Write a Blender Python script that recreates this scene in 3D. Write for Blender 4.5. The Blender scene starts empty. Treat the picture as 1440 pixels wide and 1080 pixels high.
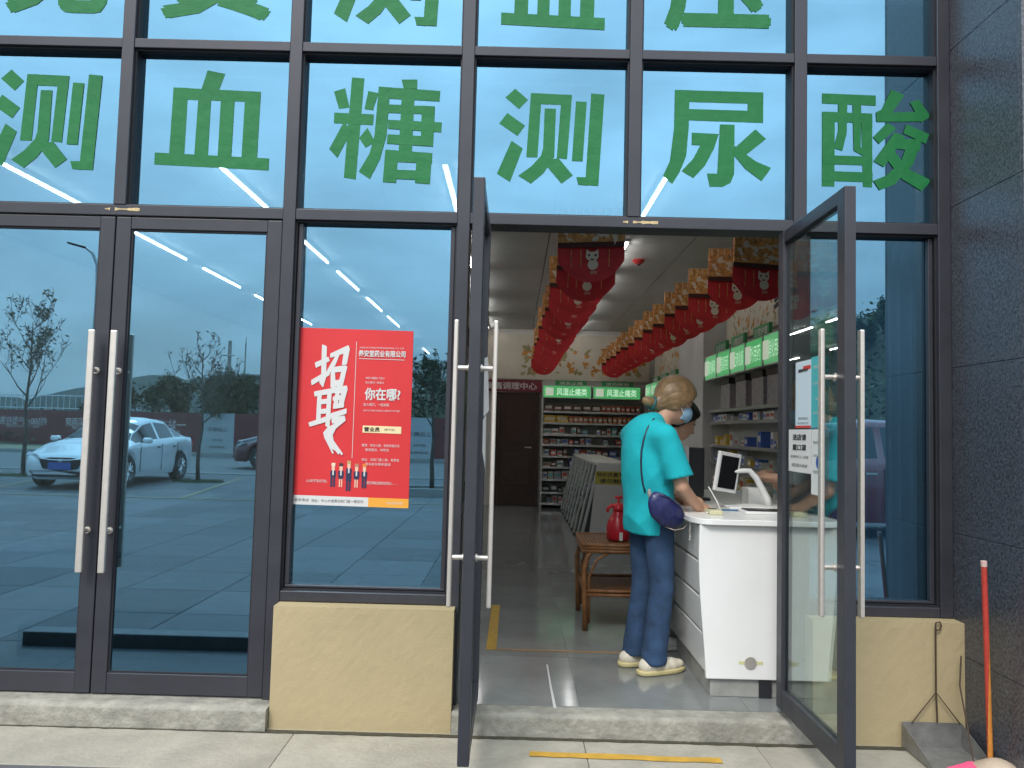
import bpy, bmesh, math, random
import numpy as np
from mathutils import Vector, Matrix

S = bpy.context.scene
COL = S.collection
R = math.radians

# ------------------------------------------------------------------ camera
cam_d = bpy.data.cameras.new('camera')
cam_d.sensor_width = 36.0
cam_d.lens = 27.5
cam_d.clip_start = 0.05
cam_d.clip_end = 3000
cam = bpy.data.objects.new('camera', cam_d)
COL.objects.link(cam)
S.camera = cam
_yaw, _pitch, _roll = R(-0.279), R(3.366), R(1.463)
_F = Vector((math.sin(_yaw)*math.cos(_pitch), math.cos(_yaw)*math.cos(_pitch), math.sin(_pitch)))
_Rt = Vector((math.cos(_yaw), -math.sin(_yaw), 0))
_U = _Rt.cross(_F)
_A = _Rt*math.cos(_roll) + _U*math.sin(_roll)
_B = -_Rt*math.sin(_roll) + _U*math.cos(_roll)
cam.matrix_world = Matrix(((_A.x, _B.x, -_F.x, 0), (_A.y, _B.y, -_F.y, -3.74), (_A.z, _B.z, -_F.z, 1.39), (0, 0, 0, 1)))

# ------------------------------------------------------------------ world, sun, exposure
SUN_EL, SUN_AZ = R(48), R(205)
W = bpy.data.worlds.new('World'); S.world = W; W.use_nodes = True
wn, wl = W.node_tree.nodes, W.node_tree.links
wn.clear()
w_out = wn.new('ShaderNodeOutputWorld'); w_bg = wn.new('ShaderNodeBackground')
sky = wn.new('ShaderNodeTexSky'); sky.sky_type = 'NISHITA'; sky.sun_disc = False
sky.sun_elevation = SUN_EL; sky.sun_rotation = SUN_AZ; sky.air_density = 1.2; sky.dust_density = 3.0
tc = wn.new('ShaderNodeTexCoord'); sep = wn.new('ShaderNodeSeparateXYZ')
wl.new(tc.outputs['Generated'], sep.inputs[0])
zc = wn.new('ShaderNodeMath'); zc.operation = 'MAXIMUM'; zc.inputs[1].default_value = 0.0
wl.new(sep.outputs['Z'], zc.inputs[0])
grad = wn.new('ShaderNodeMath'); grad.operation = 'MULTIPLY_ADD'        # overcast sky: (1 + 2 sin e) / 3
grad.inputs[1].default_value = 1.35; grad.inputs[2].default_value = 0.46
wl.new(zc.outputs[0], grad.inputs[0])
cmap = wn.new('ShaderNodeMapping'); cmap.inputs['Scale'].default_value = (1.5, 1.5, 4.0)
wl.new(tc.outputs['Generated'], cmap.inputs[0])
cn = wn.new('ShaderNodeTexNoise'); cn.inputs['Scale'].default_value = 2.3; cn.inputs['Detail'].default_value = 5; cn.inputs['Roughness'].default_value = 0.5
wl.new(cmap.outputs[0], cn.inputs['Vector'])
cr = wn.new('ShaderNodeMapRange'); cr.inputs[1].default_value = 0.3; cr.inputs[2].default_value = 0.7; cr.inputs[3].default_value = 0.72; cr.inputs[4].default_value = 1.22
wl.new(cn.outputs['Fac'], cr.inputs[0])
mul = wn.new('ShaderNodeMath'); mul.operation = 'MULTIPLY'
wl.new(grad.outputs[0], mul.inputs[0]); wl.new(cr.outputs[0], mul.inputs[1])
cc = wn.new('ShaderNodeVectorMath'); cc.operation = 'SCALE'; cc.inputs[0].default_value = (10.2, 11.0, 11.9)
wl.new(mul.outputs[0], cc.inputs['Scale'])
mx = wn.new('ShaderNodeMix'); mx.data_type = 'RGBA'; mx.inputs[0].default_value = 0.88
wl.new(sky.outputs[0], mx.inputs[6]); wl.new(cc.outputs[0], mx.inputs[7])
wl.new(mx.outputs[2], w_bg.inputs[0]); w_bg.inputs[1].default_value = 0.1
wl.new(w_bg.outputs[0], w_out.inputs[0])

sun_d = bpy.data.lights.new('sun', 'SUN'); sun_d.energy = 1.2; sun_d.angle = R(18); sun_d.color = (1, .96, .9)
sun = bpy.data.objects.new('sun', sun_d); COL.objects.link(sun)
sun.rotation_euler = (R(90)-SUN_EL, 0, math.pi - SUN_AZ)
S.view_settings.view_transform = 'Standard'; S.view_settings.look = 'None'
S.view_settings.exposure = 0.85; S.view_settings.gamma = 1.0
S.cycles.max_bounces = 10; S.cycles.transparent_max_bounces = 24; S.cycles.glossy_bounces = 5
S.cycles.sample_clamp_indirect = 6.0; S.cycles.caustics_reflective = False

# ------------------------------------------------------------------ helpers
rnd = random.Random(7)
def C(r, g, b):
    f = lambda v: ((v/255+.055)/1.055)**2.4 if v > 10 else v/255/12.92
    return (f(r), f(g), f(b))
MATS = {}
def pm(name, col, rough=.6, metal=0., var=.0, vs=8., bump=.0, bs=60., bd=.01, spec=.5, coat=0., emit=None, es=0., dirt=0., rv=0.):
    """principled procedural material: colour variation (var), fine relief (bump), blotchy wear (dirt)"""
    if name in MATS: return MATS[name]
    m = bpy.data.materials.new(name); m.use_nodes = True
    n, l = m.node_tree.nodes, m.node_tree.links
    p = n['Principled BSDF']
    p.inputs['Base Color'].default_value = (*col, 1); p.inputs['Roughness'].default_value = rough
    p.inputs['Metallic'].default_value = metal; p.inputs['Specular IOR Level'].default_value = spec
    p.inputs['Coat Weight'].default_value = coat
    t = n.new('ShaderNodeTexCoord')
    if var or dirt:
        a = n.new('ShaderNodeTexNoise'); a.inputs['Scale'].default_value = vs; a.inputs['Detail'].default_value = 6; a.inputs['Roughness'].default_value = .65
        l.new(t.outputs['Object'], a.inputs['Vector'])
        k = n.new('ShaderNodeMapRange'); k.inputs[1].default_value = .3; k.inputs[2].default_value = .7
        l.new(a.outputs['Fac'], k.inputs[0])
        q = n.new('ShaderNodeMix'); q.data_type = 'RGBA'
        q.inputs[6].default_value = (*[c*(1-var) for c in col], 1); q.inputs[7].default_value = (*[min(c*(1+var), 1) for c in col], 1)
        l.new(k.outputs[0], q.inputs[0])
        o = q.outputs[2]
        if dirt:
            b = n.new('ShaderNodeTexNoise'); b.inputs['Scale'].default_value = vs*.35; b.inputs['Detail'].default_value = 8; b.inputs['Roughness'].default_value = .7
            l.new(t.outputs['Object'], b.inputs['Vector'])
            kk = n.new('ShaderNodeMapRange'); kk.inputs[1].default_value = .52; kk.inputs[2].default_value = .72; kk.inputs[4].default_value = dirt
            l.new(b.outputs['Fac'], kk.inputs[0])
            z = n.new('ShaderNodeMix'); z.data_type = 'RGBA'; z.inputs[7].default_value = (*[c*.45+.02 for c in col], 1)
            l.new(kk.outputs[0], z.inputs[0]); l.new(o, z.inputs[6]); o = z.outputs[2]
        l.new(o, p.inputs['Base Color'])
        if rv:
            rr = n.new('ShaderNodeMapRange'); rr.inputs[1].default_value = .3; rr.inputs[2].default_value = .7
            rr.inputs[3].default_value = max(rough-rv, .02); rr.inputs[4].default_value = rough+rv
            l.new(a.outputs['Fac'], rr.inputs[0]); l.new(rr.outputs[0], p.inputs['Roughness'])
    if bump:
        b = n.new('ShaderNodeTexNoise'); b.inputs['Scale'].default_value = bs; b.inputs['Detail'].default_value = 5
        l.new(t.outputs['Object'], b.inputs['Vector'])
        u = n.new('ShaderNodeBump'); u.inputs['Strength'].default_value = bump; u.inputs['Distance'].default_value = bd
        l.new(b.outputs['Fac'], u.inputs['Height']); l.new(u.outputs[0], p.inputs['Normal'])
    if emit:
        p.inputs['Emission Color'].default_value = (*emit, 1); p.inputs['Emission Strength'].default_value = es
    MATS[name] = m
    return m
def glass_mat(name, refl, fac, tint, rough=0.0, warp=0.0):
    """thin coated pane: tinted mirror reflection mixed with tinted see-through"""
    if name in MATS: return MATS[name]
    m = bpy.data.materials.new(name); m.use_nodes = True
    n, l = m.node_tree.nodes, m.node_tree.links; n.clear()
    o = n.new('ShaderNodeOutputMaterial'); g = n.new('ShaderNodeBsdfGlossy'); t = n.new('ShaderNodeBsdfTransparent'); x = n.new('ShaderNodeMixShader')
    g.inputs['Color'].default_value = (*refl, 1); g.inputs['Roughness'].default_value = rough
    t.inputs['Color'].default_value = (*tint, 1)
    lw = n.new('ShaderNodeFresnel'); lw.inputs['IOR'].default_value = 1.45
    ge = n.new('ShaderNodeNewGeometry'); io = n.new('ShaderNodeMapRange'); io.inputs[3].default_value = 1.45; io.inputs[4].default_value = 1/1.45
    l.new(ge.outputs['Backfacing'], io.inputs[0]); l.new(io.outputs[0], lw.inputs['IOR'])
    ad = n.new('ShaderNodeMath'); ad.operation = 'MULTIPLY_ADD'; ad.inputs[1].default_value = 1-fac; ad.inputs[2].default_value = fac; ad.use_clamp = True
    l.new(lw.outputs[0], ad.inputs[0]); l.new(ad.outputs[0], x.inputs[0])
    l.new(t.outputs[0], x.inputs[1]); l.new(g.outputs[0], x.inputs[2]); l.new(x.outputs[0], o.inputs[0])
    if warp:
        tc_ = n.new('ShaderNodeTexCoord'); b = n.new('ShaderNodeTexNoise'); b.inputs['Scale'].default_value = 2.2; b.inputs['Detail'].default_value = 1
        l.new(tc_.outputs['Object'], b.inputs['Vector'])
        u = n.new('ShaderNodeBump'); u.inputs['Strength'].default_value = warp; u.inputs['Distance'].default_value = .01
        l.new(b.outputs['Fac'], u.inputs['Height']); l.new(u.outputs[0], g.inputs['Normal'])
    MATS[name] = m
    return m

ORG = {}
def tag(o, label=None, cat=None, group=None, kind=None):
    if label: o['label'] = label
    if cat: o['category'] = cat
    if group: o['group'] = group
    if kind: o['kind'] = kind
    return o
def empty(name, loc=(0, 0, 0), label=None, cat=None, group=None, kind=None, parent=None):
    o = bpy.data.objects.new(name, None); COL.objects.link(o); o.empty_display_size = .1
    ORG[o.name] = Vector(loc)
    if parent: o.parent = parent; o.location = Vector(loc) - ORG[parent.name]
    else: o.location = loc
    return tag(o, label, cat, group, kind)
class MB:
    def __init__(s): s.v = []; s.f = []; s.mi = []
    def add(s, vs, fs, mi=0):
        b = len(s.v); s.v += [tuple(v) for v in vs]; s.f += [tuple(i+b for i in f) for f in fs]; s.mi += [mi]*len(fs); return s
    def box(s, x0, x1, y0, y1, z0, z1, mi=0):
        return s.add([(x0,y0,z0),(x1,y0,z0),(x1,y1,z0),(x0,y1,z0),(x0,y0,z1),(x1,y0,z1),(x1,y1,z1),(x0,y1,z1)],
                     [(0,3,2,1),(4,5,6,7),(0,1,5,4),(1,2,6,5),(2,3,7,6),(3,0,4,7)], mi)
    def cbox(s, c, sz, rot=None, mi=0):
        a, b, d = sz[0]/2, sz[1]/2, sz[2]/2
        M = rot or Matrix.Identity(3)
        vs = [M @ Vector(v) + Vector(c) for v in [(-a,-b,-d),(a,-b,-d),(a,b,-d),(-a,b,-d),(-a,-b,d),(a,-b,d),(a,b,d),(-a,b,d)]]
        return s.add(vs, [(0,3,2,1),(4,5,6,7),(0,1,5,4),(1,2,6,5),(2,3,7,6),(3,0,4,7)], mi)
    def tube(s, pts, r, n=8, mi=0, cap=True):
        pts = [Vector(p) for p in pts]; rs = r if isinstance(r, (list, tuple)) else [r]*len(pts)
        rings = []; up = None
        for i, p in enumerate(pts):
            d = (pts[min(i+1, len(pts)-1)] - pts[max(i-1, 0)]).normalized()
            if up is None: up = d.orthogonal().normalized()
            a = (up - d*up.dot(d));  a = a.normalized() if a.length > 1e-6 else d.orthogonal().normalized()
            b = d.cross(a); up = a
            rings.append([p + (a*math.cos(2*math.pi*k/n) + b*math.sin(2*math.pi*k/n))*rs[i] for k in range(n)])
        vs = [v for q in rings for v in q]; fs = []
        for i in range(len(pts)-1):
            for k in range(n):
                fs.append((i*n+k, i*n+(k+1) % n, (i+1)*n+(k+1) % n, (i+1)*n+k))
        if cap: fs += [tuple(range(n-1, -1, -1)), tuple((len(pts)-1)*n+k for k in range(n))]
        return s.add(vs, fs, mi)
    def lathe(s, prof, c=(0, 0, 0), n=20, axis='z', mi=0):
        vs = []; fs = []
        for r, h in prof:
            for k in range(n):
                a = 2*math.pi*k/n; x, y = r*math.cos(a), r*math.sin(a)
                p = (x, y, h) if axis == 'z' else ((x, h, y) if axis == 'y' else (h, x, y))
                vs.append((p[0]+c[0], p[1]+c[1], p[2]+c[2]))
        for i in range(len(prof)-1):
            for k in range(n):
                fs.append((i*n+k, i*n+(k+1) % n, (i+1)*n+(k+1) % n, (i+1)*n+k))
        fs += [tuple(range(n-1, -1, -1)), tuple((len(prof)-1)*n+k for k in range(n))]
        return s.add(vs, fs, mi)
    def prism(s, poly, t, M=None, mi=0):
        """poly in local xy, extruded t along local z, placed by 4x4 matrix"""
        M = M or Matrix.Identity(4); n = len(poly)
        vs = [M @ Vector((x, y, 0)) for x, y in poly] + [M @ Vector((x, y, t)) for x, y in poly]
        return s.add(vs, [tuple(range(n-1, -1, -1)), tuple(range(n, 2*n))] + [(k, (k+1) % n, n+(k+1) % n, n+k) for k in range(n)], mi)
    def build(s, name, mat, parent=None, smooth=False, bevel=0., label=None, cat=None, group=None, kind=None, org=None, fix=False):
        vs = np.array(s.v, float)
        lo, hi = vs.min(0), vs.max(0)
        o_ = Vector(org) if org is not None else Vector(((lo[0]+hi[0])/2, (lo[1]+hi[1])/2, lo[2]))
        me = bpy.data.meshes.new(name)
        me.from_pydata((vs - np.array(o_)).tolist(), [], s.f)
        for m in (mat if isinstance(mat, (list, tuple)) else [mat]): me.materials.append(m)
        if max(s.mi): me.polygons.foreach_set('material_index', s.mi)
        if fix:
            bm = bmesh.new(); bm.from_mesh(me); bmesh.ops.remove_doubles(bm, verts=bm.verts, dist=1e-5); bmesh.ops.recalc_face_normals(bm, faces=bm.faces); bm.to_mesh(me); bm.free()
        if smooth: me.polygons.foreach_set('use_smooth', [True]*len(me.polygons))
        ob = bpy.data.objects.new(name, me); COL.objects.link(ob)
        ORG[ob.name] = o_
        if parent: ob.parent = parent; ob.location = o_ - ORG[parent.name]
        else: ob.location = o_
        if bevel:
            b = ob.modifiers.new('bevel', 'BEVEL'); b.width = bevel; b.segments = 2; b.limit_method = 'ANGLE'
        if smooth and not bevel:
            pass
        return tag(ob, label, cat, group, kind)
def bx(name, mat, b, parent=None, **k): return MB().box(*b).build(name, mat, parent, **k)
def copy(o, loc, parent=None, label=None, group=None):
    """loc = world origin of the copy"""
    c = o.copy(); COL.objects.link(c); ORG[c.name] = Vector(loc)
    if parent: c.parent = parent; c.location = Vector(loc) - ORG[parent.name]
    else: c.parent = None; c.location = loc
    if label: c['label'] = label
    if group: c['group'] = group
    return c
FT = {}
def text_geo(body):
    if body not in FT:
        cu = bpy.data.curves.new('t', 'FONT'); cu.body = body; cu.align_x = 'CENTER'; cu.align_y = 'CENTER'; cu.resolution_u = 3
        o = bpy.data.objects.new('t', cu); COL.objects.link(o)
        bpy.context.view_layer.update()
        me = bpy.data.meshes.new_from_object(o.evaluated_get(bpy.context.evaluated_depsgraph_get()))
        v = [tuple(p.co) for p in me.vertices]; f = [tuple(p.vertices) for p in me.polygons]
        xs = [p[0] for p in v]; ys = [p[1] for p in v]
        cx, cy = (min(xs)+max(xs))/2, (min(ys)+max(ys))/2
        FT[body] = ([(p[0]-cx, p[1]-cy) for p in v], f, max(xs)-min(xs), max(ys)-min(ys))
        bpy.data.objects.remove(o); bpy.data.curves.remove(cu); bpy.data.meshes.remove(me)
    return FT[body]
M_FRONT = Matrix.Rotation(R(90), 4, 'X')                                   # faces -Y
M_LEFT = Matrix.Rotation(R(-90), 4, 'Z') @ Matrix.Rotation(R(90), 4, 'X')  # faces -X
M_BACK = Matrix.Rotation(R(180), 4, 'Z') @ Matrix.Rotation(R(90), 4, 'X')  # faces +Y
def text(mb, body, c, size=None, w=None, h=None, M=M_FRONT, bold=0., lift=.0004, mi=0):
    """adds flat lettering centred on c; size = em height, or fitted to w / h"""
    v, f, tw, th = text_geo(body)
    sx = size if size else (w/tw if w else h/th)
    sy = size if size else (h/th if h else sx)
    offs = [(0, 0)]
    if bold: offs = [(bold*math.cos(a), bold*math.sin(a)) for a in (0, 1.05, 2.09, 3.14, 4.19, 5.24)]
    for i, (ox, oy) in enumerate(offs):
        mb.add([Vector(c) + (M @ Vector((x*sx+ox*sx, y*sy+oy*sy, lift*(1+i*.35)))) for x, y in v], f, mi)
    return mb

# ------------------------------------------------------------------ surface from a distance field (people, bag, shoes)
def surfnet(fn, lo, hi, h):
    lo = np.array(lo, float); n = np.ceil((np.array(hi)-lo)/h).astype(int)+1
    ax = [lo[i]+h*np.arange(n[i]) for i in range(3)]
    G = np.stack(np.meshgrid(*ax, indexing='ij'), -1)
    V = fn(G.reshape(-1, 3)).reshape(n)
    inside = V < 0
    cnt = np.zeros(tuple(n-1)); acc = np.zeros(tuple(n-1)+(3,))
    corners = [(i, j, k) for i in (0, 1) for j in (0, 1) for k in (0, 1)]
    def sub(A, c): return A[c[0]:n[0]-1+c[0], c[1]:n[1]-1+c[1], c[2]:n[2]-1+c[2]]
    for a in corners:
        for d in range(3):
            if a[d]: continue
            b = list(a); b[d] = 1
            va, vb = sub(V, a), sub(V, b); x = (va < 0) != (vb < 0)
            t = np.where(x, va/np.where(x, va-vb, 1), 0)
            p = np.zeros(va.shape+(3,))
            for q in range(3): p[..., q] = a[q]
            p[..., d] += t
            acc += np.where(x[..., None], p, 0); cnt += x
    act = cnt > 0
    idx = -np.ones(act.shape, int); idx[act] = np.arange(act.sum())
    ii = np.argwhere(act)
    verts = lo + h*(ii + acc[act]/cnt[act][:, None])
    faces = []
    for d in range(3):
        e1, e2 = [(1, 2), (2, 0), (0, 1)][d]
        s0 = [slice(1, n[i]-1) for i in range(3)]; s0[d] = slice(0, n[d]-1)
        s1 = list(s0); s1[d] = slice(1, n[d])
        A, B = inside[tuple(s0)], inside[tuple(s1)]
        off = np.array([0 if i == d else 1 for i in range(3)])
        for flip, msk in ((False, A & ~B), (True, ~A & B)):
            q = np.argwhere(msk) + off
            if not len(q): continue
            u1 = np.zeros(3, int); u1[e1] = 1; u2 = np.zeros(3, int); u2[e2] = 1
            g = lambda r: idx[r[:, 0], r[:, 1], r[:, 2]]
            quad = np.stack([g(q-u1-u2), g(q-u2), g(q), g(q-u1)], 1)
            faces.append(quad[:, ::-1] if flip else quad)
    return verts, np.concatenate(faces)
def sdf_build(name, fn, lo, hi, h, mat, parent=None, M=None, org=None, **k):
    v, f = surfnet(fn, lo, hi, h)
    if M is not None: v = v @ np.array(M.to_3x3()).T + np.array(M.translation)
    mb = MB(); mb.v = [tuple(p) for p in v]; mb.f = [tuple(q) for q in f.tolist()]; mb.mi = [0]*len(mb.f)
    return mb.build(name, mat, parent, smooth=True, org=org, **k)
def dcone(P, a, b, ra, rb):
    a, b = np.array(a, float), np.array(b, float); ab = b-a
    t = np.clip(((P-a) @ ab)/(ab @ ab), 0, 1)
    return np.linalg.norm(P-a-t[:, None]*ab, axis=1)-(ra+(rb-ra)*t)
def dell(P, c, r, M=None):
    q = P-np.array(c, float)
    if M is not None: q = q @ np.array(M)
    r = np.array(r, float); k0 = np.linalg.norm(q/r, axis=1); k1 = np.linalg.norm(q/(r*r), axis=1)
    return k0*(k0-1)/np.maximum(k1, 1e-6)
def smin(a, b, k=.03):
    h = np.clip(.5+.5*(b-a)/k, 0, 1)
    return b+(a-b)*h-k*h*(1-h)

# ================================================================== MATERIALS
FRAME = pm('anodised_frame', (.043, .044, .054), .42, .25, var=.07, vs=5, bump=.03, bs=180, rv=.1)
GASKET = pm('rubber_gasket', (.014, .014, .018), .6)
STEEL = pm('brushed_steel', (.74, .69, .62), .38, .75, var=.06, vs=30, bump=.03, bs=300)
PLASTER = pm('ochre_plaster', (.40, .325, .185), .9, var=.07, vs=2.5, bump=.16, bs=120, dirt=.20)
CONC = pm('worn_concrete', (.29, .278, .235), .88, var=.28, vs=11, bump=.8, bs=38, dirt=.62)
SLAB = pm('grey_paving', (.088, .09, .096), .85, var=.12, vs=5, bump=.35, bs=55, dirt=.28)
GRANITE = pm('polished_granite', (.062, .067, .082), .30, var=.95, vs=85, spec=.8, bump=.15, bs=120, dirt=.35)
GREENV = pm('green_vinyl', (.009, .155, .043), .6, var=.12, vs=4, spec=.35, bump=.25, bs=14, bd=.02)
WHITEP = pm('white_print', (.62, .62, .60), .6)
YELLOWP = pm('yellow_paint', (.48, .28, .035), .7, var=.15, vs=14, dirt=.35)
GLASS = glass_mat('coated_glass', (.32, .68, .94), .45, (.34, .47, .56), warp=.012)
GLASS_IN = glass_mat('pane_inner_face', (.9, .95, .95), .03, (.96, .98, .97))
GLASS_DOOR = glass_mat('door_leaf_glass', (.80, .92, .86), .30, (.80, .88, .85))

# ================================================================== GROUND
FZ = .10
bx('ground', pm('earth_ground', (.16, .15, .12), .95, var=.3, vs=.5, bump=.4, bs=6), (-900, 900, -1500, 300, -.4, -.06), kind='structure')
plaza_m = pm('plaza_bed', (.17, .165, .155), .9, var=.15, vs=3)
plaza = bx('plaza', plaza_m, (-60, 40, -17.2, -.02, -.06, -.012), kind='structure')
# separate slabs where the pane reflections and the foreground show them
SW = .8
slab_vars = []
for k in range(4):
    mb = MB(); e = .003
    top = [rnd.uniform(-.0015, .0015) for _ in range(4)]
    h = SW/2-e
    mb.add([(-h,-h,-.05),(h,-h,-.05),(h,h,-.05),(-h,h,-.05),(-h,-h,-.004+top[0]),(h,-h,-.004+top[1]),(h,h,-.004+top[2]),(-h,h,-.004+top[3]),
            (-h+.006,-h+.006,top[0]),(h-.006,-h+.006,top[1]),(h-.006,h-.006,top[2]),(-h+.006,h-.006,top[3])],
           [(4,5,9,8),(5,6,10,9),(6,7,11,10),(7,4,8,11),(8,9,10,11),(0,1,5,4),(1,2,6,5),(2,3,7,6),(3,0,4,7)])
    t = (.78, 1.0, 1.2, .92)[k]
    m = pm('grey_paving_%d' % k, (.088*t, .09*t, .096*t), .8, var=.16, vs=4+k, bump=.35, bs=55, dirt=.3)
    slab_vars.append((mb, m))
protos = []
cells = []
for j in range(14):
    for i in range(19):
        cells.append((-11.2+SW*(i+.5), -1.16-SW*(j+.5)))
for q, (x, y) in enumerate(cells):
    k = rnd.randrange(4)
    if len(protos) <= k or True:
        found = [p for p in protos if p[0] == k]
        if not found:
            mb, m = slab_vars[k]
            o = mb.build('paving_slab', m, plaza, org=(0, 0, 0)); protos.append((k, o))
            o.location = Vector((x, y, 0))-ORG[plaza.name]; ORG[o.name] = Vector((x, y, 0)); o.rotation_euler.z = 0
        else:
            c = copy(found[0][1], (x, y, 0), plaza); c.rotation_euler.z = rnd.choice((0, 1, 2, 3))*math.pi/2
# the plaza beyond the separate slabs: same paving, joined
mb = MB()
for j in range(20):
    for i in range(-40, 44):
        x, y = -11.2+SW*(i+.5), -1.16-SW*(j+.5)
        if 0 <= i < 19 and j < 14: continue
        h = SW/2-.004; mb.box(x-h, x+h, y-h, y+h, -.05, rnd.uniform(-.002, .001))
mb.build('paving_slabs_beyond', SLAB, plaza, kind='stuff')
# pale concrete apron along the wall: cast bays with open joints
APRON = [pm('pale_apron_%d' % k, tuple(c*t for c in (.325, .305, .25)), .9, var=.15, vs=5+k, bump=.5, bs=50, dirt=.35) for k, t in enumerate((.97, 1.03, 1.0))]
ax_ = [-60, -30, -15, -9, -6.2, -4.1, -2.55, -.96, .345, 1.12, 2.75, 4.6, 8, 20, 40]
for k, (a, b) in enumerate(zip(ax_, ax_[1:])):
    for y0, y1 in ((-.52, -.02), (-1.155, -.524)):
        MB().box(a+.0012, b-.0012, y0, y1, -.05, rnd.uniform(-.0012, .0)).build('apron_bay', (APRON[k % 3] if y0 > -1 else SLAB), plaza, bevel=.003)
bx('drain_kerb', pm('dark_kerb', (.11, .112, .118), .7, var=.2, vs=9), (-2.98, -.62, -1.19, -1.06, -.01, .085), kind='structure', bevel=.008)
ASPH = pm('asphalt', (.115, .118, .12), .9, var=.2, vs=3, bump=.4, bs=90)
bx('road', ASPH, (-200, 200, -28.2, -17.35, -.058, -.03), kind='structure')
KERB = pm('kerb_stone', (.28, .275, .26), .85, var=.12, vs=4, bump=.3, bs=30)
bx('kerb', KERB, (-200, 200, -17.35, -17.2, -.05, .03), kind='structure')
bx('far_kerb', KERB, (-200, 200, -28.4, -28.2, -.05, .12), kind='structure')
bx('far_verge', pm('verge_soil', (.17, .17, .10), .95, var=.3, vs=2, bump=.5, bs=12), (-200, 200, -34, -28.4, -.05, .10), kind='structure')
LINEP = pm('parking_line_paint', (.20, .17, .09), .8, var=.2, vs=8, dirt=.4)
for x0, y0, x1, y1 in ((-13, -10.4, 2.5, -10.4), (-6.0, -10.4, -6.9, -16.2), (-9.9, -10.4, -11.2, -16.2), (-2.8, -10.4, -3.0, -16.2)):
    a, b = Vector((x0, y0, 0)), Vector((x1, y1, 0)); d = (b-a).normalized(); p = Vector((-d.y, d.x, 0))*.05
    MB().add([a-p+Vector((0,0,.004)), b-p+Vector((0,0,.004)), b+p+Vector((0,0,.004)), a+p+Vector((0,0,.004)),
              a-p+Vector((0,0,.0075)), b-p+Vector((0,0,.0075)), b+p+Vector((0,0,.0075)), a+p+Vector((0,0,.0075))],
             [(0,3,2,1),(4,5,6,7),(0,1,5,4),(1,2,6,5),(2,3,7,6),(3,0,4,7)]).build('parking_line', LINEP, kind='structure')
# yellow mark in front of the open doorway
mb = MB(); pts_a = []; pts_b = []
for k in range(15):
    t = k/14; x = .10+.82*t; y = -.262-.018*t
    pts_a.append((x, y+rnd.uniform(-.004, .004), .0035)); pts_b.append((x+rnd.uniform(-.004, .004), y-.052+rnd.uniform(-.004, .004), .0035))
mb.add(pts_a+pts_b, [(k, 15+k, 16+k, k+1) for k in range(14)]).build('yellow_floor_mark', YELLOWP, kind='structure')

# ================================================================== STEP / THRESHOLD
def rough_block(name, x0, x1, y0, y1, z0, z1, mat, nx, nz, amp, seed, parent=None, **kw):
    """block whose front and top are gently uneven"""
    r = random.Random(seed); mb = MB()
    rows = [(y0, z0+(z1-z0)*k/nz) for k in range(nz+1)] + [(y0+(y1-y0)*k/3, z1) for k in range(1, 4)]
    V = []
    for i in range(nx+1):
        x = x0+(x1-x0)*i/nx
        for j, (y, z) in enumerate(rows):
            e = 0 if i in (0, nx) else amp
            V.append((x, y+r.uniform(-e, e)*(1 if j <= nz else 0)+(amp*1.2 if j == nz else 0), z+(r.uniform(-e, e)*.35 if j >= nz else 0)))
    n = len(rows); F = [(i*n+j, (i+1)*n+j, (i+1)*n+j+1, i*n+j+1) for i in range(nx) for j in range(n-1)]
    mb.add(V, F)
    mb.add([(x0,y0,z0),(x0,y1,z0),(x0,y1,z1),(x0,y0,z1)], [(0,3,2,1)]); mb.add([(x1,y0,z0),(x1,y1,z0),(x1,y1,z1),(x1,y0,z1)], [(0,1,2,3)])
    mb.add([(x0,y1,z0),(x1,y1,z0),(x1,y1,z1),(x0,y1,z1)], [(0,3,2,1)])
    return mb.build(name, mat, parent, **kw)
rough_block('door_step', -2.84, -1.094, -.125, .12, -.012, .098, CONC, 90, 8, .0022, 3, kind='structure', smooth=True)
rough_block('entrance_step', -.255, 1.385, -.105, .02, -.012, .098, CONC, 90, 8, .0022, 4, kind='structure', smooth=True)
# dirt line at the foot of the wall
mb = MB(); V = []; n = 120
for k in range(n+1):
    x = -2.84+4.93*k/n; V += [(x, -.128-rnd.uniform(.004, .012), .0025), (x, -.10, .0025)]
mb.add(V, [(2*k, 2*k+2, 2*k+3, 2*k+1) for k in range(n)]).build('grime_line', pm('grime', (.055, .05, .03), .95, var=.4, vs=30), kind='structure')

# ================================================================== STOREFRONT
fac = empty('storefront_frame', (-.8, .05, FZ), 'dark grey metal storefront grid with blue mirrored glass panes', 'storefront')
MX = [-3.66, -2.811, -1.981, -1.151, -.303, .521, 1.329, 2.025]        # left edge of each 60 mm mullion
FD0, FD1 = 0.0, .15                                                   # front and back of the frame
TZ = [(2.385, 2.438), (3.225, 3.272), (4.06, 4.11)]
full = {0, 1, 3, 4, 6, 7}
for i, x in enumerate(MX):
    z0 = .56 if i in (0, 7) else (FZ-.004 if i in (1, 3, 4, 6) else 2.438)
    bx('mullion', FRAME, (x, x+.06, FD0, FD1, z0, 4.06), fac, bevel=.003)
for zi, (z0, z1) in enumerate(TZ):
    for i in range(len(MX)-1):
        if zi == 2: continue
        a, b = MX[i]+.06, MX[i+1]
        if zi == 0 and i in (1, 2): a, b = (-2.751, -1.151) if i == 1 else (None, None)
        if zi == 0 and i in (4, 5): a, b = (-.243, 1.329) if i == 4 else (None, None)
        if a is None: continue
        bx('transom', FRAME, (a, b, FD0+.004, FD1-.004, z0, z1), fac, bevel=.003)
bx('head_rail', FRAME, (MX[0], MX[-1]+.06, FD0, FD1, 4.06, 4.11), fac, bevel=.003)
GY = .068
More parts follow.
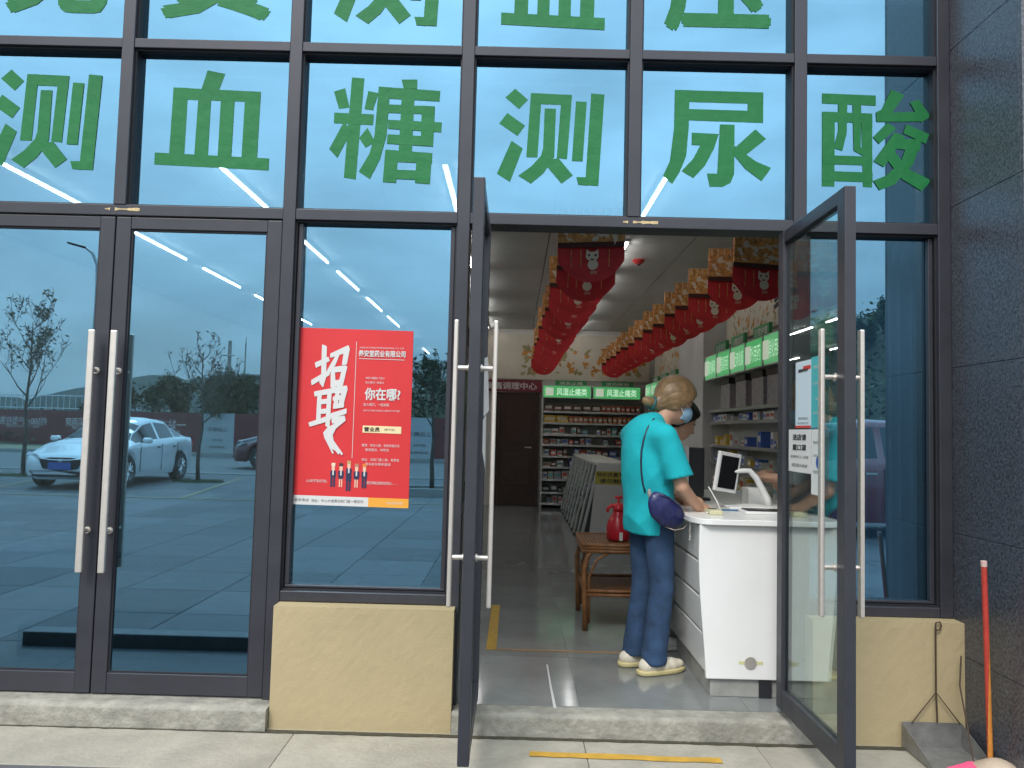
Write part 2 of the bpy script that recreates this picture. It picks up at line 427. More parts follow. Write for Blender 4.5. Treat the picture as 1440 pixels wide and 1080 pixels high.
def pane(x0, x1, z0, z1, parent, y=GY, mats=None):
    """glass pane with its dark gasket that also carries the recess shade, as a sub-part"""
    mb = MB(); t = .008
    mb.box(x0, x1, y, y+t, z0, z1); mb.mi = [1, 1, 0, 1, 1, 1]
    p = mb.build('pane', mats or [GLASS, GLASS_IN], parent)
    if not mats: p.rotation_euler = (rnd.uniform(-.0016, .0016), 0, rnd.uniform(-.0016, .0016))
    g = MB(); w = .008; dp_ = 0.046 if y > .05 else .010  # storefront panes: dark lining deepened to paint shade into the frame recess
    for b in ((x0+.0005, x1-.0005, z0+.0005, z0+w), (x0+.0005, x1-.0005, z1-w, z1-.0005), (x0+.0005, x0+w, z0+w, z1-w), (x1-w, x1-.0005, z0+w, z1-w)):
        g.box(b[0], b[1], y-dp_, y-.0005, b[2], b[3])
    g.build('gasket_shade', GASKET, p)
    return p
for zi in (0, 1):
    for i in range(len(MX)-1):
        pane(MX[i]+.06, MX[i+1], TZ[zi][1], TZ[zi+1][0], fac)
pane(MX[3]+.06, MX[4], .605, 2.385, fac)          # poster window
pane(MX[6]+.06, MX[7], .605, 2.385, fac)          # right window
pane(MX[0]+.06, MX[1], .605, 2.385, fac)          # window beyond the closed doors
for a, b in ((MX[3]+.06, MX[4]), (MX[6]+.06, MX[7]), (MX[0]+.06, MX[1])):
    bx('sill_rail', FRAME, (a, b, FD0+.004, FD1, .556, .605), fac, bevel=.004)
    bx('glazing_bead', FRAME, (a+.011, b-.011, .035, .0665, .6155, .628), fac, bevel=.003)
    for x in (a, b-.022):
        bx('glazing_bead', FRAME, (x+(.0105 if x == a else -.0105), x+.022+(.0105 if x == a else -.0105), .035, .0665, .6285, 2.374), fac, bevel=.003)
TAPE = pm('old_tape', (.55, .42, .22), .7, var=.3, vs=60)
for x, z, w in ((-2.02, 2.415, .17), (.50, 2.412, .17)):
    mb = MB(); n = 14
    V = []
    for k in range(n+1):
        u = k/n; hh = .006+rnd.uniform(-.003, .004)
        V += [(x+u*w, FD0+.0025, z-hh), (x+u*w, FD0+.0025, z+hh*.8)]
    mb.add(V, [(2*k, 2*k+2, 2*k+3, 2*k+1) for k in range(n) if k not in (2, 3)])
    mb.build('tape_remnant', TAPE, fac, label='strip of old yellow tape on the transom')
# plaster plinths under the windows
def plinth(x0, x1, z1, label):
    o = rough_block('plaster_plinth', x0, x1, -.085, .10, -.012, z1, PLASTER, 36, 22, .0005, 11, smooth=False, label=label, cat='low wall')
    return o
plinth(-1.090, -.258, .553, 'ochre plaster low wall under the window with the red poster')
plinth(1.392, 2.158, .556, 'ochre plaster low wall behind the broom, beside dark granite')
plinth(-3.60, -2.845, .553, 'ochre plaster low wall left of the closed double doors')

# granite piers either side
def pier(x0, x1, label, side):
    p = empty('granite_pier', ((x0+x1)/2, -.2, 0), label, 'pier')
    bx('core', GASKET, (x0+.02, x1-.02, -.50, .9, -.02, 5.2), p)
    zs = [-.01, .407, .958, 1.74, 2.52, 3.30, 4.08, 4.86, 5.2]
    for a, b in zip(zs, zs[1:]):
        for xa, xb in ((x0, x0+.019), (x1-.019, x1)):
            bx('granite_panel', GRANITE, (xa, xb, -.52, .9, a+.0012, b-.0012), p, bevel=.0015)
        xm = (x0+x1)/2
        for xa, xb in ((x0, xm-.001), (xm+.001, x1)):
            bx('granite_panel', GRANITE, (xa, xb, -.541, -.522, a+.0012, b-.0012), p, bevel=.0015)
pier(2.086, 3.3, 'dark polished granite pier at the right end of the storefront', 1)
pier(-4.9, -3.661, 'dark polished granite pier at the left end of the storefront', -1)
bx('lintel_wall', GRANITE, (-3.66, 2.085, -.1, .9, 4.111, 5.2), label='dark granite wall band above the glass grid', cat='wall')

# ------------------------------------------------------------------ doors
def door(x0, x1, z0, z1, root_loc, label, handle_x, mats, both=False, y0=.008, th=.045, handle_z=(.67, 1.82), so=.085):
    """leaf built in the closed plane; root at the hinge so that it can swing"""
    d = empty('glass_door', root_loc, label, 'door')
    y1 = y0+th
    sw, tr, br = .072, .058, .095
    bx('stile', FRAME, (x0, x0+sw, y0, y1, z0, z1), d, bevel=.004)
    bx('stile', FRAME, (x1-sw, x1, y0, y1, z0, z1), d, bevel=.004)
    bx('rail', FRAME, (x0+sw, x1-sw, y0+.002, y1-.002, z1-tr, z1), d, bevel=.003)
    bx('rail', FRAME, (x0+sw, x1-sw, y0+.002, y1-.002, z0, z0+br), d, bevel=.003)
    pane(x0+sw, x1-sw, z0+br, z1-tr, d, y=y0+.02, mats=mats)
    for s in ((-1, 1) if both else (-1,)):
        yy = (y0-so) if s < 0 else (y1+so)
        h = MB().box(handle_x-.016, handle_x+.016, yy-.009, yy+.009, handle_z[0], handle_z[1]).build('handle', STEEL, d, bevel=.005)
        for zz in (handle_z[0]+.19, handle_z[1]-.19):
            a, b = (yy, y0) if s < 0 else (yy, y1)
            q = MB().tube([(handle_x, a, zz), (handle_x, b, zz)], .010, 14).tube([(handle_x, b-(.006 if s < 0 else -.006), zz), (handle_x, b, zz)], .016, 14)
            q.build('standoff', STEEL, h, smooth=False)
    return d
door(-2.778, -1.969, .106, 2.378, (-2.778, .02, .106), 'left leaf of the closed pair of glass doors', -2.018, [GLASS, GLASS_IN], handle_z=(.675, 1.815), so=.06)
door(-1.963, -1.154, .106, 2.378, (-1.154, .02, .106), 'right leaf of the closed pair of glass doors', -1.912, [GLASS, GLASS_IN], handle_z=(.675, 1.815), so=.06)
LW = .765
o = door(0, LW, .13, 2.372, (0, .02, .13), 'open glass door leaf with torn paper, seen edge-on beside the red poster', LW-.085, [GLASS_DOOR, GLASS_IN], both=True, handle_z=(.70, 1.82), so=.055)
o.location = (-.172, .02, .13); o.rotation_euler.z = R(-90); door_l = o
o = door(-LW, 0, .13, 2.372, (0, .02, .13), 'open glass door leaf with notices taped on, in front of the counter', -LW+.085, [GLASS_DOOR, GLASS_IN], both=True, handle_z=(.70, 1.82), so=.055)
o.location = (1.292, .02, .13); o.rotation_euler.z = R(90); door_r = o

# ------------------------------------------------------------------ green lettering on the glass
GL = {
 '血': [[(862,283),(935,297),(912,372),(840,368)], [(727,362),(787,362),(784,690),(722,690)], [(727,362),(1083,372),(1083,418),(727,414)],
        [(1020,372),(1083,372),(1079,690),(1016,690)], [(830,400),(882,400),(880,660),(825,660)], [(922,400),(978,400),(975,660),(920,660)], [(665,648),(1128,662),(1128,714),(665,700)]],
 '测': [[(850,360),(905,408),(868,450),(810,400)], [(820,468),(895,522),(865,568),(787,515)], [(840,590),(888,622),(838,770),(783,735)],
        [(916,378),(962,378),(950,660),(903,660)], [(916,378),(1088,382),(1086,428),(916,425)], [(1044,385),(1088,385),(1073,665),(1030,660)],
        [(975,445),(1022,445),(1020,655),(1008,680),(962,660),(972,620)], [(962,655),(1008,680),(975,730),(925,775),(872,742),(925,700)], [(1000,668),(1038,662),(1098,735),(1052,772),(985,692)],
        [(1105,410),(1150,412),(1138,673),(1093,672)], [(1168,374),(1223,378),(1205,778),(1150,776)], [(1113,742),(1160,742),(1160,778),(1122,775)]],
 '糖': [[(82,378),(128,362),(150,445),(106,452)], [(155,315),(207,318),(187,752),(137,745)], [(225,372),(268,380),(248,455),(212,450)], [(87,468),(252,472),(250,518),(87,514)],
        [(128,508),(165,540),(107,662),(72,625)], [(228,530),(262,590),(222,615),(194,575)], [(268,352),(525,365),(523,410),(268,402)], [(362,320),(428,318),(428,358),(372,358)],
        [(268,352),(316,355),(308,560),(285,660),(245,748),(198,718),(240,640),(258,560)], [(365,400),(418,402),(415,640),(360,640)], [(312,428),(505,432),(505,466),(312,464)],
        [(312,494),(535,500),(534,542),(312,532)], [(312,556),(502,562),(502,604),(310,596)], [(450,430),(505,432),(502,604),(450,600)],
        [(305,622),(500,632),(500,676),(303,672)], [(305,622),(358,626),(354,762),(299,760)], [(436,630),(498,632),(494,764),(432,760)], [(310,706),(495,708),(494,748),(306,744)]],
 '尿': [[(135,330),(464,332),(464,378),(135,376)], [(406,332),(464,332),(464,452),(406,450)], [(135,404),(464,406),(464,452),(135,448)],
        [(135,330),(190,330),(188,480),(180,590),(158,650),(130,700),(95,668),(120,610),(134,480)], [(304,462),(358,462),(358,655),(345,690),(315,706),(268,706),(258,655),(296,655)],
        [(200,497),(300,500),(282,560),(250,625),(208,674),(163,648),(205,600),(232,546),(200,545)], [(435,478),(475,515),(398,582),(360,552)], [(360,545),(398,575),(440,605),(495,628),(460,680),(400,635),(356,580)]],
 '酸': [[(692,338),(893,342),(893,382),(692,378)], [(692,410),(740,410),(738,702),(692,702)], [(692,410),(880,414),(880,452),(692,448)], [(838,412),(880,414),(878,702),(845,700)],
        [(692,580),(880,582),(880,617),(692,615)], [(692,642),(880,644),(880,682),(692,680)], [(752,375),(786,376),(784,490),(768,562),(736,552),(752,485)], [(806,376),(838,378),(836,545),(850,560),(846,580),(810,560)],
        [(950,318),(1000,338),(958,402),(940,425),(895,445),(893,408),(915,396)], [(900,410),(1070,402),(1068,440),(898,446)], [(1020,368),(1052,354),(1098,420),(1062,444)],
        [(935,448),(970,470),(905,532),(882,506)], [(1006,452),(1092,490),(1078,528),(994,488)], [(962,486),(1002,500),(922,622),(884,600)], [(958,508),(1062,512),(1056,556),(950,548)],
        [(1012,520),(1062,515),(1030,610),(960,690),(905,712),(882,676),(930,655),(985,600)], [(924,580),(958,556),(1010,626),(1098,670),(1062,712),(990,668)]],
}
def vinyl(ch, x0, x1, z0, z1, label):
    mb = MB(); y = GY-.0015
    if ch in GL:
        P = [p for s in GL[ch] for p in s]; ax, bx_ = min(p[0] for p in P), max(p[0] for p in P); ay, by = min(p[1] for p in P), max(p[1] for p in P)
        for i, s in enumerate(GL[ch]):
            q = [(x0+(px-ax)/(bx_-ax)*(x1-x0), y-i*.00022, z1-(py-ay)/(by-ay)*(z1-z0)) for px, py in s]
            mb.add(q, [tuple(range(len(q)))])
    else:
        text(mb, ch, ((x0+x1)/2, y, (z0+z1)/2), w=(x1-x0)*.94, h=(z1-z0)*.94, bold=.035)
    mb.build('vinyl_character', GREENV, label=label, cat='lettering', group='green characters stuck on the glass', org=((x0+x1)/2, y, z0))
low = [('测', -2.645, -2.104, 2.624, 3.127, 'leftmost in the lower row, above the closed doors'), ('血', -1.822, -1.253, 2.644, 3.146, 'second in the lower row'),
       ('糖', -.956, -.401, 2.594, 3.127, 'above the poster window'), ('测', -.12, .405, 2.606, 3.089, 'above the left half of the open doorway'),
       ('尿', .702, 1.237, 2.616, 3.102, 'above the right half of the open doorway'), ('酸', 1.488, 2.026, 2.618, 3.128, 'rightmost in the lower row, by the granite pier')]
for ch, a, b, z0, z1, l in low: vinyl(ch, a, b, z0, z1, 'large green character %s stuck on glass, %s' % (ch, l))
up = [('免', -2.62, -2.10, 3.42, 3.93, 'leftmost in the cut-off upper row'), ('费', -1.83, -1.28, 3.41, 3.92, 'second in the cut-off upper row'),
      ('测', -.96, -.42, 3.40, 3.92, 'third in the cut-off upper row'), ('血', -.12, .40, 3.40, 3.91, 'fourth in the cut-off upper row'), ('压', .70, 1.23, 3.405, 3.91, 'rightmost in the cut-off upper row')]
for ch, a, b, z0, z1, l in up: vinyl(ch, a, b, z0, z1, 'large green character %s stuck on glass, %s' % (ch, l))

# ================================================================== SHOP INTERIOR
WALLM = pm('shop_wall', (.62, .62, .58), .8, var=.04, vs=3)
CEILM = pm('ceiling_panel', (.52, .53, .52), .75, var=.05, vs=4)
FLOORM = [pm('polished_tile_%d' % k, tuple(c*t for c in (.21, .222, .216)), .11, var=.2, vs=2.2, spec=.55, dirt=.15) for k, t in enumerate((.95, 1.03, 1.1))]
HC = 3.14
sub = bx('shop_floor', pm('tile_grout', (.10, .10, .095), .8), (-5, 2.6, .0205, 16, -.04, FZ-.008), kind='structure')
tile_p = []
TS = .8
for j in range(13):
    for i in range(7):
        x0 = -3.66+TS*i if i < 7 else 0
        y0 = .021+TS*j
        if i < 3 and j > 4: continue
        a, b = x0, x0+TS
        k = rnd.randrange(3)
        z = rnd.uniform(-.0004, .0004)
        MB().box(a+.001, b-.001, y0+.001, y0+TS-.001, FZ-.007, FZ+z).build('floor_tile', FLOORM[k], sub)
bx('floor_tiles_beyond', FLOORM[1], (-5, -1.262, 4.025, 16, FZ-.0075, FZ-.0005), sub)
# ceiling: separate panels on a dark grid
ceil = bx('ceiling', pm('ceiling_void', (.02, .02, .02), .9), (-5, 2.6, .13, 16, HC+.03, HC+.06), kind='structure')
PX = [-4.93, -3.63, -2.33, -1.03, .27, 1.57, 2.6]
for i in range(6):
    for j in range(24 if i < 3 else 15):
        y0 = .14+.65*j
        MB().box(PX[i]+.005, PX[i+1]-.005, y0+.004, y0+.646, HC+rnd.uniform(-.0015, .0015), HC+.02).build('ceiling_panel', CEILM, ceil)
bx('wall_right', WALLM, (2.45, 2.6, .15, 9.9, FZ-.01, HC+.03), kind='structure')
bx('wall_back', WALLM, (-.6, 2.449, 9.78, 9.9, FZ-.01, HC+.03), kind='structure')
bx('wall_inner', WALLM, (-.7, -.601, 9.78, 16, FZ-.01, HC+.03), kind='structure')
bx('wall_far', WALLM, (-5, -.701, 15.9, 16, FZ-.01, HC+.03), kind='structure')
bx('wall_left', WALLM, (-5.1, -5, .15, 16, FZ-.01, HC+.03), kind='structure')
bx('roof_slab', CONC, (-5.1, 3.3, .13, 16.1, 3.6, 5.1), kind='structure')

# LED tubes: rows run towards the back
TUBE = pm('lit_tube', (.9, .9, .9), .4, emit=(1., .98, .95), es=16.0)
TUBEB = pm('tube_batten', (.8, .8, .8), .5)
rowx = [-3.52, -2.02, -.50, .975]
for ri, x in enumerate(rowx):
    ends = [(1.28, 2.47), (3.24, 4.44), (4.87, 6.07), (6.6, 7.8), (8.35, 9.55)] + ([(10.2, 11.4), (13.06, 14.26)] if ri < 2 else [])
    for ti, (a, b) in enumerate(ends):
        t = empty('ceiling_tube_light', (x, (a+b)/2, HC-.06), 'lit white ceiling tube number %d from the street, %s row' % (ti+1, ('far left', 'second', 'third', 'rightmost')[ri]) , 'ceiling light', 'lit ceiling tubes')
        t['label'] = 'lit white ceiling tube, %s from the street in the %s row' % (('nearest', 'second', 'third', 'fourth', 'fifth', 'sixth', 'farthest')[ti], ('leftmost', 'second', 'third', 'rightmost')[ri])
        MB().box(x-.02, x+.02, a, b, HC-.028, HC-.004).build('batten', TUBEB, t)
        MB().tube([(x, a+.01, HC-.040), (x, b-.01, HC-.040)], .0075, 10).build('tube', TUBE, t)
# smoke detector
d = empty('smoke_detector', (1.207, 4.07, HC-.05), 'small dark red round detector on the ceiling between the banners', 'detector')
REDP = pm('red_plastic', (.42, .03, .03), .35, var=.08, vs=12)
MB().lathe([(.062, HC-.004), (.062, HC-.02), (.045, HC-.035), (.03, HC-.05)], (1.207, 4.07, 0), 18).build('base', REDP, d)
MB().lathe([(.018, HC-.051), (.014, HC-.062), (.004, HC-.066)], (1.207, 4.07, 0), 12).build('sensor', GASKET, d)

# hanging red banners
BRED = pm('banner_red', (.58, .024, .028), .6, var=.22, vs=9)
BGOLD = pm('banner_gold', (.56, .26, .07), .55, var=.6, vs=38)
BCREAM = pm('banner_cream', (.68, .58, .44), .6)
BBROWN = pm('banner_shade_and_marks', (.06, .015, .012), .7)
THREAD = pm('thread', (.5, .5, .5), .7)
def make_banner():
    """origin at the bottom tip; faces -Y"""
    root = empty('hanging_banner', (0, 0, 0))
    w, zs, zt = .225, .14, .50
    n = 16
    # rounded sheet, slightly bowed
    mb = MB(); V = []
    rows = 10
    for j in range(rows+1):
        for i in range(n+1):
            u = -1+2*i/n; x = u*w
            zb = zs*(abs(u)**2.4)
            z = zb+(zt-zb)*j/rows
            V.append((x, .012*math.cos(u*1.4)-.006*math.sin(j*.9+u), z))
    nn = n+1; F = [(j*nn+i, j*nn+i+1, (j+1)*nn+i+1, (j+1)*nn+i) for j in range(rows) for i in range(n)]
    mb.add(V, F); mb.add([(x, y+.003, z) for x, y, z in V], [tuple(reversed(f)) for f in F])
    mb.build('sheet', BRED, root, smooth=True, org=(0, 0, 0))
    # gold patterned head panel standing proud, with the shadow line below it painted dark
    g = MB().box(-w, w, -.016, -.002, .27, .50).build('head_panel', BGOLD, root, org=(0, 0, 0))
    mb = MB(); r = random.Random(5)
    for k in range(26):
        cx, cz = r.uniform(-w+.03, w-.03), r.uniform(.29, .43); a = r.uniform(0, 3.14); L, T = r.uniform(.022, .05), r.uniform(.010, .02)
        ca, sa = math.cos(a), math.sin(a)
        mb.add([(cx-ca*L, -.0165-k*.0001, cz-sa*L), (cx+sa*T, -.0165-k*.0001, cz-ca*T), (cx+ca*L, -.0165-k*.0001, cz+sa*L), (cx-sa*T, -.0165-k*.0001, cz+ca*T)], [(0, 1, 2, 3)])
    mb.build('gold_motif', BCREAM, g, org=(0, 0, 0), kind='stuff')
    mb = MB()
    for k in range(9): mb.box(-w+.02+k*.05, -w+.026+k*.05, -.0185, -.0165, .44, .498)
    mb.build('gold_stripes', BCREAM, g, org=(0, 0, 0), kind='stuff')
    MB().box(-w, w, -.012, .0, .235, .2695).build('fold', BBROWN, root, org=(0, 0, 0))  # dark brown strip: shadow line under the head panel put into the colour
    # cream round mascot-free emblem: rounded patch, ears and a smaller round below
    mb = MB()
    def disc(cx, cz, rx, rz, y, n=14): mb.add([(cx+rx*math.cos(2*math.pi*k/n), y, cz+rz*math.sin(2*math.pi*k/n)) for k in range(n)], [tuple(range(n))])
    disc(.01, .172, .044, .032, -.010); disc(.015, .115, .036, .036, -.0105)
    for sx in (-1, 1): mb.add([(.01+sx*.043, -.0102, .178), (.01+sx*.040, -.0102, .222), (.01+sx*.012, -.0102, .200)], [(0, 1, 2)])
    text(mb, '招财', (.02, -.010, .062), h=.022, lift=.0)
    em = mb.build('emblem', BCREAM, root, org=(0, 0, 0))
    mb = MB()
    for cx in (-.012, .032): disc(cx, .180, .008, .008, -.0112, 8)
    disc(.01, .150, .012, .006, -.0113, 8)
    mb.build('emblem_marks', BBROWN, em, org=(0, 0, 0), kind='stuff')
    for x in (-.135, -.07, .12): MB().box(x, x+.006, -.010, -.0095, .10, .22).build('gold_streak', BGOLD, root, org=(0, 0, 0))
    for x in (-w+.02, w-.02): MB().tube([(x, 0, .498), (x, 0, .495+(HC-2.745)/.90)], .0012, 4).build('thread', THREAD, root, org=(0, 0, 0))
    return root
bproto = make_banner()
def place_banner(x, y, z, label, first=[True]):
    if first[0]: r = bproto; first[0] = False
    else:
        r = bproto.copy(); COL.objects.link(r)
        for ch in list(bproto.children):
            c = ch.copy(); COL.objects.link(c); c.parent = r
            for g in ch.children:
                q = g.copy(); COL.objects.link(q); q.parent = c
    r.location = (x+rnd.uniform(-.01, .01), y, z); r.scale = (.90, .90, .90); r.rotation_euler = (0, rnd.uniform(-.035, .035), rnd.uniform(-.2, .2)); tag(r, label, 'banner', 'red banners hung in two rows from the ceiling')
ordn = ['nearest', 'second', 'third', 'fourth', 'fifth', 'sixth', 'seventh', 'eighth', 'ninth', 'tenth', 'eleventh', 'twelfth', 'thirteenth', 'farthest']
for k in range(14): place_banner(.45+rnd.uniform(-.012, .012), 1.0+.605*k+rnd.uniform(-.05, .05), 2.295+rnd.uniform(-.015, .015), 'red hanging banner with gold head, %s in the left row' % ordn[k])
for k in range(14): place_banner(1.61+rnd.uniform(-.012, .012), 1.41+.595*k+rnd.uniform(-.05, .05), 2.295+rnd.uniform(-.015, .015), 'red hanging banner with gold head, %s in the right row' % ordn[k])

# floor marks
bx('floor_tape', YELLOWP, (-.135, -.075, .93, 2.10, FZ+.0015, FZ+.003), kind='structure')
bx('floor_tape_thin', pm('orange_tape', (.45, .22, .05), .7, var=.3, vs=40), (-.074, .72, .93, .945, FZ+.0015, FZ+.003), kind='structure')
MB().add([(.208, .67, FZ+.0016), (.216, .67, FZ+.0016), (.220, .30, FZ+.0016), (.228, -.01, FZ+.0016), (.214, -.01, FZ+.0016), (.210, .30, FZ+.0016)], [(0, 5, 2, 1), (5, 4, 3, 2)]).build('chalk_line', WHITEP, kind='structure')

# ---------------- back wall: door, sign, shelving
BY = 9.74
bd = empty('back_door', (.03, BY, FZ), 'dark brown wooden door at the far end of the shop', 'door')
WOODD = pm('dark_brown_wood', (.045, .022, .015), .45, var=.3, vs=6)
bx('leaf', WOODD, (-.28, .35, BY-.01, BY+.038, FZ+.003, 2.03), bd)
for a, b in ((-.34, -.282), (.352, .41)): bx('frame', WOODD, (a, b, BY-.03, BY+.038, FZ+.003, 2.04), bd)
for z in (.45, 1.15): bx('panel', WOODD, (-.2, .27, BY-.022, BY-.0105, z, z+.55), bd, bevel=.006)
MB().tube([(.28, BY-.06, 1.1), (.28, BY-.012, 1.1)], .014, 10).tube([(.28, BY-.06, 1.1), (.18, BY-.06, 1.1)], .01, 8).build('handle', STEEL, bd)
sg = bx('door_sign', pm('sign_maroon', (.17, .02, .035), .5, var=.1, vs=6), (-.55, .45, BY-.07, BY-.031, 2.052, 2.25), label='dark red sign with white characters above the back door', cat='sign')
text(MB(), '疼痛调理中心', (-.08, BY-.0705, 2.15), w=.88, h=.12, bold=.02).build('lettering', WHITEP, sg)

SHELF = pm('shelf_white', (.55, .56, .53), .5, var=.05, vs=6)
SHELFG = pm('shelf_lip', (.6, .61, .6), .25, .6)
GREENLIT = pm('lit_green_box', (.04, .22, .08), .5, emit=(.10, .55, .18), es=.30)
GREENLIT_P = pm('lit_pale_green_box', (.05, .22, .09), .5, emit=(.16, .58, .24), es=.30)
LITTXT = pm('lit_white_text', (.35, .5, .38), .5, emit=(.62, .95, .66), es=.40)
GREENLIT_B = pm('lit_badge', (.3, .35, .3), .5, emit=(.62, .72, .55), es=.32)
GREENSIGN = pm('green_sign', (.05, .32, .11), .5)
PAL = [pm('pack_'+n, c, .45, var=.12, vs=20) for n, c in (('brown', (.11, .05, .03)), ('red', (.42, .06, .03)), ('orange', (.5, .16, .05)), ('white', (.66, .66, .64)), ('purple', (.2, .14, .42)),
       ('blue', (.05, .12, .42)), ('yellow', (.6, .42, .06)), ('teal', (.08, .32, .34)), ('black', (.02, .02, .022)), ('pale', (.5, .52, .42)), ('silver', (.35, .36, .38)))]
PN = ['brown', 'red', 'orange', 'white', 'purple', 'blue', 'yellow', 'teal', 'black', 'pale', 'silver']
NUM = ['first', 'second', 'third', 'fourth', 'fifth', 'sixth', 'seventh', 'eighth', 'ninth', 'tenth', 'eleventh', 'twelfth', 'thirteenth', 'fourteenth', 'fifteenth', 'sixteenth', 'seventeenth', 'eighteenth', 'nineteenth', 'twentieth'] + ['twenty-%s' % q for q in ('first', 'second', 'third', 'fourth', 'fifth', 'sixth', 'seventh', 'eighth', 'ninth')] + ['thirtieth'] + ['thirty-%s' % q for q in ('first', 'second', 'third', 'fourth', 'fifth', 'sixth', 'seventh', 'eighth', 'ninth')] + ['fortieth']*9
def carton(x0, x1, y0, y1, z0, h, ci, label, group, front='y'):
    """medicine carton: body with a printed band on the face towards the shop"""
    mb = MB().box(x0, x1, y0, y1, z0+.001, z0+h)
    o = mb.build('medicine_box', PAL[ci], label=label, cat='box', group=group)
    band = PAL[3] if ci not in (3, 9, 10) else PAL[rnd.choice((1, 5, 7))]
    a, b = z0+h*rnd.uniform(.25, .4), z0+h*rnd.uniform(.6, .8)
    if front == 'y': bx('printed_band', band, (x0+(x1-x0)*.12, x1-(x1-x0)*.12, y0-.0012, y0-.0002, a, b), o)
    else: bx('printed_band', band, (x0-.0012, x0-.0002, y0+(y1-y0)*.12, y1-(y1-y0)*.12, a, b), o)
    return o
bs = empty('back_shelving', (1.26, 9.55, FZ), 'white shelving unit full of medicine across the back wall', 'shelving')
bx('back_panel', SHELF, (.45, 2.2, 9.735, 9.775, FZ+.003, 1.94), bs)
for a, b in ((.45, .475), (2.175, 2.2)): bx('side_panel', SHELF, (a, b, 9.40, 9.734, FZ+.003, 1.94), bs)
bz = [.19, .372, .59, .795, .977, 1.171, 1.341, 1.536, 1.725]
for z in bz:
    s = bx('shelf_board', SHELF, (.4755, 2.1745, 9.41, 9.734, z-.022, z), bs)
    bx('price_strip', SHELFG, (.4755, 2.1745, 9.402, 9.4095, z-.03, z+.004), s)
rowcol = [(9, 3, 10), (3, 9, 8), (3, 10, 9), (3, 5, 9, 0), (0, 3, 5, 1), (1, 3, 8, 10), (0, 3, 4, 7, 3), (6, 2, 2, 2), (0, 0, 0, 1)]
zname = ['bottom', 'second lowest', 'third lowest', 'fourth lowest', 'fifth lowest', 'fourth highest', 'third highest', 'second highest', 'top']
for zi, z in enumerate(bz):
    x = .49; hmax = (bz[zi+1]-z-.045) if zi < 8 else .17
    k = 0
    while x < 2.12:
        if zi == 8 and x < 1.35: w, h, ci = .15, .115, 0
        elif zi == 7 and x < .9: w, h, ci = .20, .12, 6
        elif zi >= 7: w, h, ci = .07, .11, (2 if zi == 7 else 1)
        else: w, h, ci = rnd.uniform(.06, .13), rnd.uniform(.45, .95)*hmax, rnd.choice(rowcol[zi])
        if x+w > 2.16: break
        if zi >= 7 or rnd.random() > .12:
            carton(x, x+w-.008, 9.44+rnd.uniform(0, .03), 9.6, z, h, ci, '%s medicine box, %s from the left on the %s shelf of the back wall' % (PN[ci], NUM[k], zname[zi]), '%s boxes on the %s back shelf' % (PN[ci], zname[zi]))
            k += 1
        x += w+.012
def lightbox(name, b, face, txt, label, M, mat=GREENLIT, badge=True):
    """lit sign: housing, glowing face, lettering. b = box; face = '-y' or '-x'"""
    o = bx(name, SHELF, b, label=label, cat='sign', group='lit green category signs above the shelves')
    x0, x1, y0, y1, z0, z1 = b
    if face == '-y':
        bx('lit_face', mat, (x0+.012, x1-.012, y0-.003, y0-.0005, z0+.012, z1-.012), o)
        c = ((x0+x1)/2, y0-.0035, (z0+z1)/2); w = x1-x0
    else:
        bx('lit_face', mat, (x0-.003, x0-.0005, y0+.012, y1-.012, z0+.012, z1-.012), o)
        c = (x0-.0035, (y0+y1)/2, (z0+z1)/2); w = y1-y0
    mb = MB(); h = (z1-z0)*.56
    ax = M @ Vector((1, 0, 0))
    text(mb, txt, Vector(c)+ax*(w*.1 if badge else 0), w=w*(.62 if badge else .8), h=h, M=M, bold=(.02 if face == '-y' else 0.))
    mb.build('lettering', LITTXT, o)
    if badge:
        p = Vector(c)-ax*(w*.36); mb = MB(); hh = h*.55
        zc_ = Vector((0, 0, 1)); nrm = M @ Vector((0, 0, 1))
        mb.add([p-ax*hh-zc_*hh+nrm*.0006, p+ax*hh-zc_*hh+nrm*.0006, p+ax*hh+zc_*hh+nrm*.0006, p-ax*hh+zc_*hh+nrm*.0006], [(0, 1, 2, 3)]).build('badge', GREENLIT_B, o)
    return o
lightbox('lit_category_sign', (.455, 1.27, 9.38, 9.73, 1.945, 2.16), '-y', '风湿止痛类', 'lit green sign on back wall shelving, left one by the door', M_FRONT)
lightbox('lit_category_sign', (1.30, 2.10, 9.38, 9.73, 1.945, 2.16), '-y', '风湿止痛类', 'lit green sign on back wall shelving, right one', M_FRONT)
# painted band above the shelving
mur = bx('wall_mural', pm('mural_paper', (.55, .51, .42), .8, var=.1, vs=3), (-.599, 2.3, 9.74, 9.778, 2.27, 3.05), label='cream wall band with orange flowers across the back wall', cat='mural')
MORAN = pm('mural_orange', (.5, .22, .05), .8, var=.4, vs=9); MOLIVE = pm('mural_olive', (.3, .26, .12), .8, var=.3, vs=9); INK = pm('ink', (.03, .03, .03), .8)
def petals(mb, c, M, n, sx, sz, seed, L=(.02, .07)):
    r = random.Random(seed)
    for k in range(n):
        u, v = r.uniform(-sx, sx), r.uniform(-sz, sz); a = r.uniform(0, 3.14); l_ = r.uniform(*L)*.6; t_ = l_*r.uniform(.35, .8)
        ca, sa = math.cos(a), math.sin(a)
        mb.add([Vector(c)+(M @ Vector((u+p*ca*l_-q*sa*t_, v+p*sa*l_+q*ca*t_, .0006+k*.00003))) for p, q in ((-1, 0), (-.2, -1), (1, 0), (-.2, 1))], [(0, 1, 2, 3)])
    return mb
petals(MB(), (1.15, 9.74, 2.6), M_FRONT, 60, 1.05, .22, 3, (.05, .16)).build('orange_flowers', MORAN, mur, kind='stuff')
petals(MB(), (1.15, 9.74, 2.6), M_FRONT, 60, 1.05, .25, 4, (.04, .12)).build('olive_leaves', MOLIVE, mur, kind='stuff')
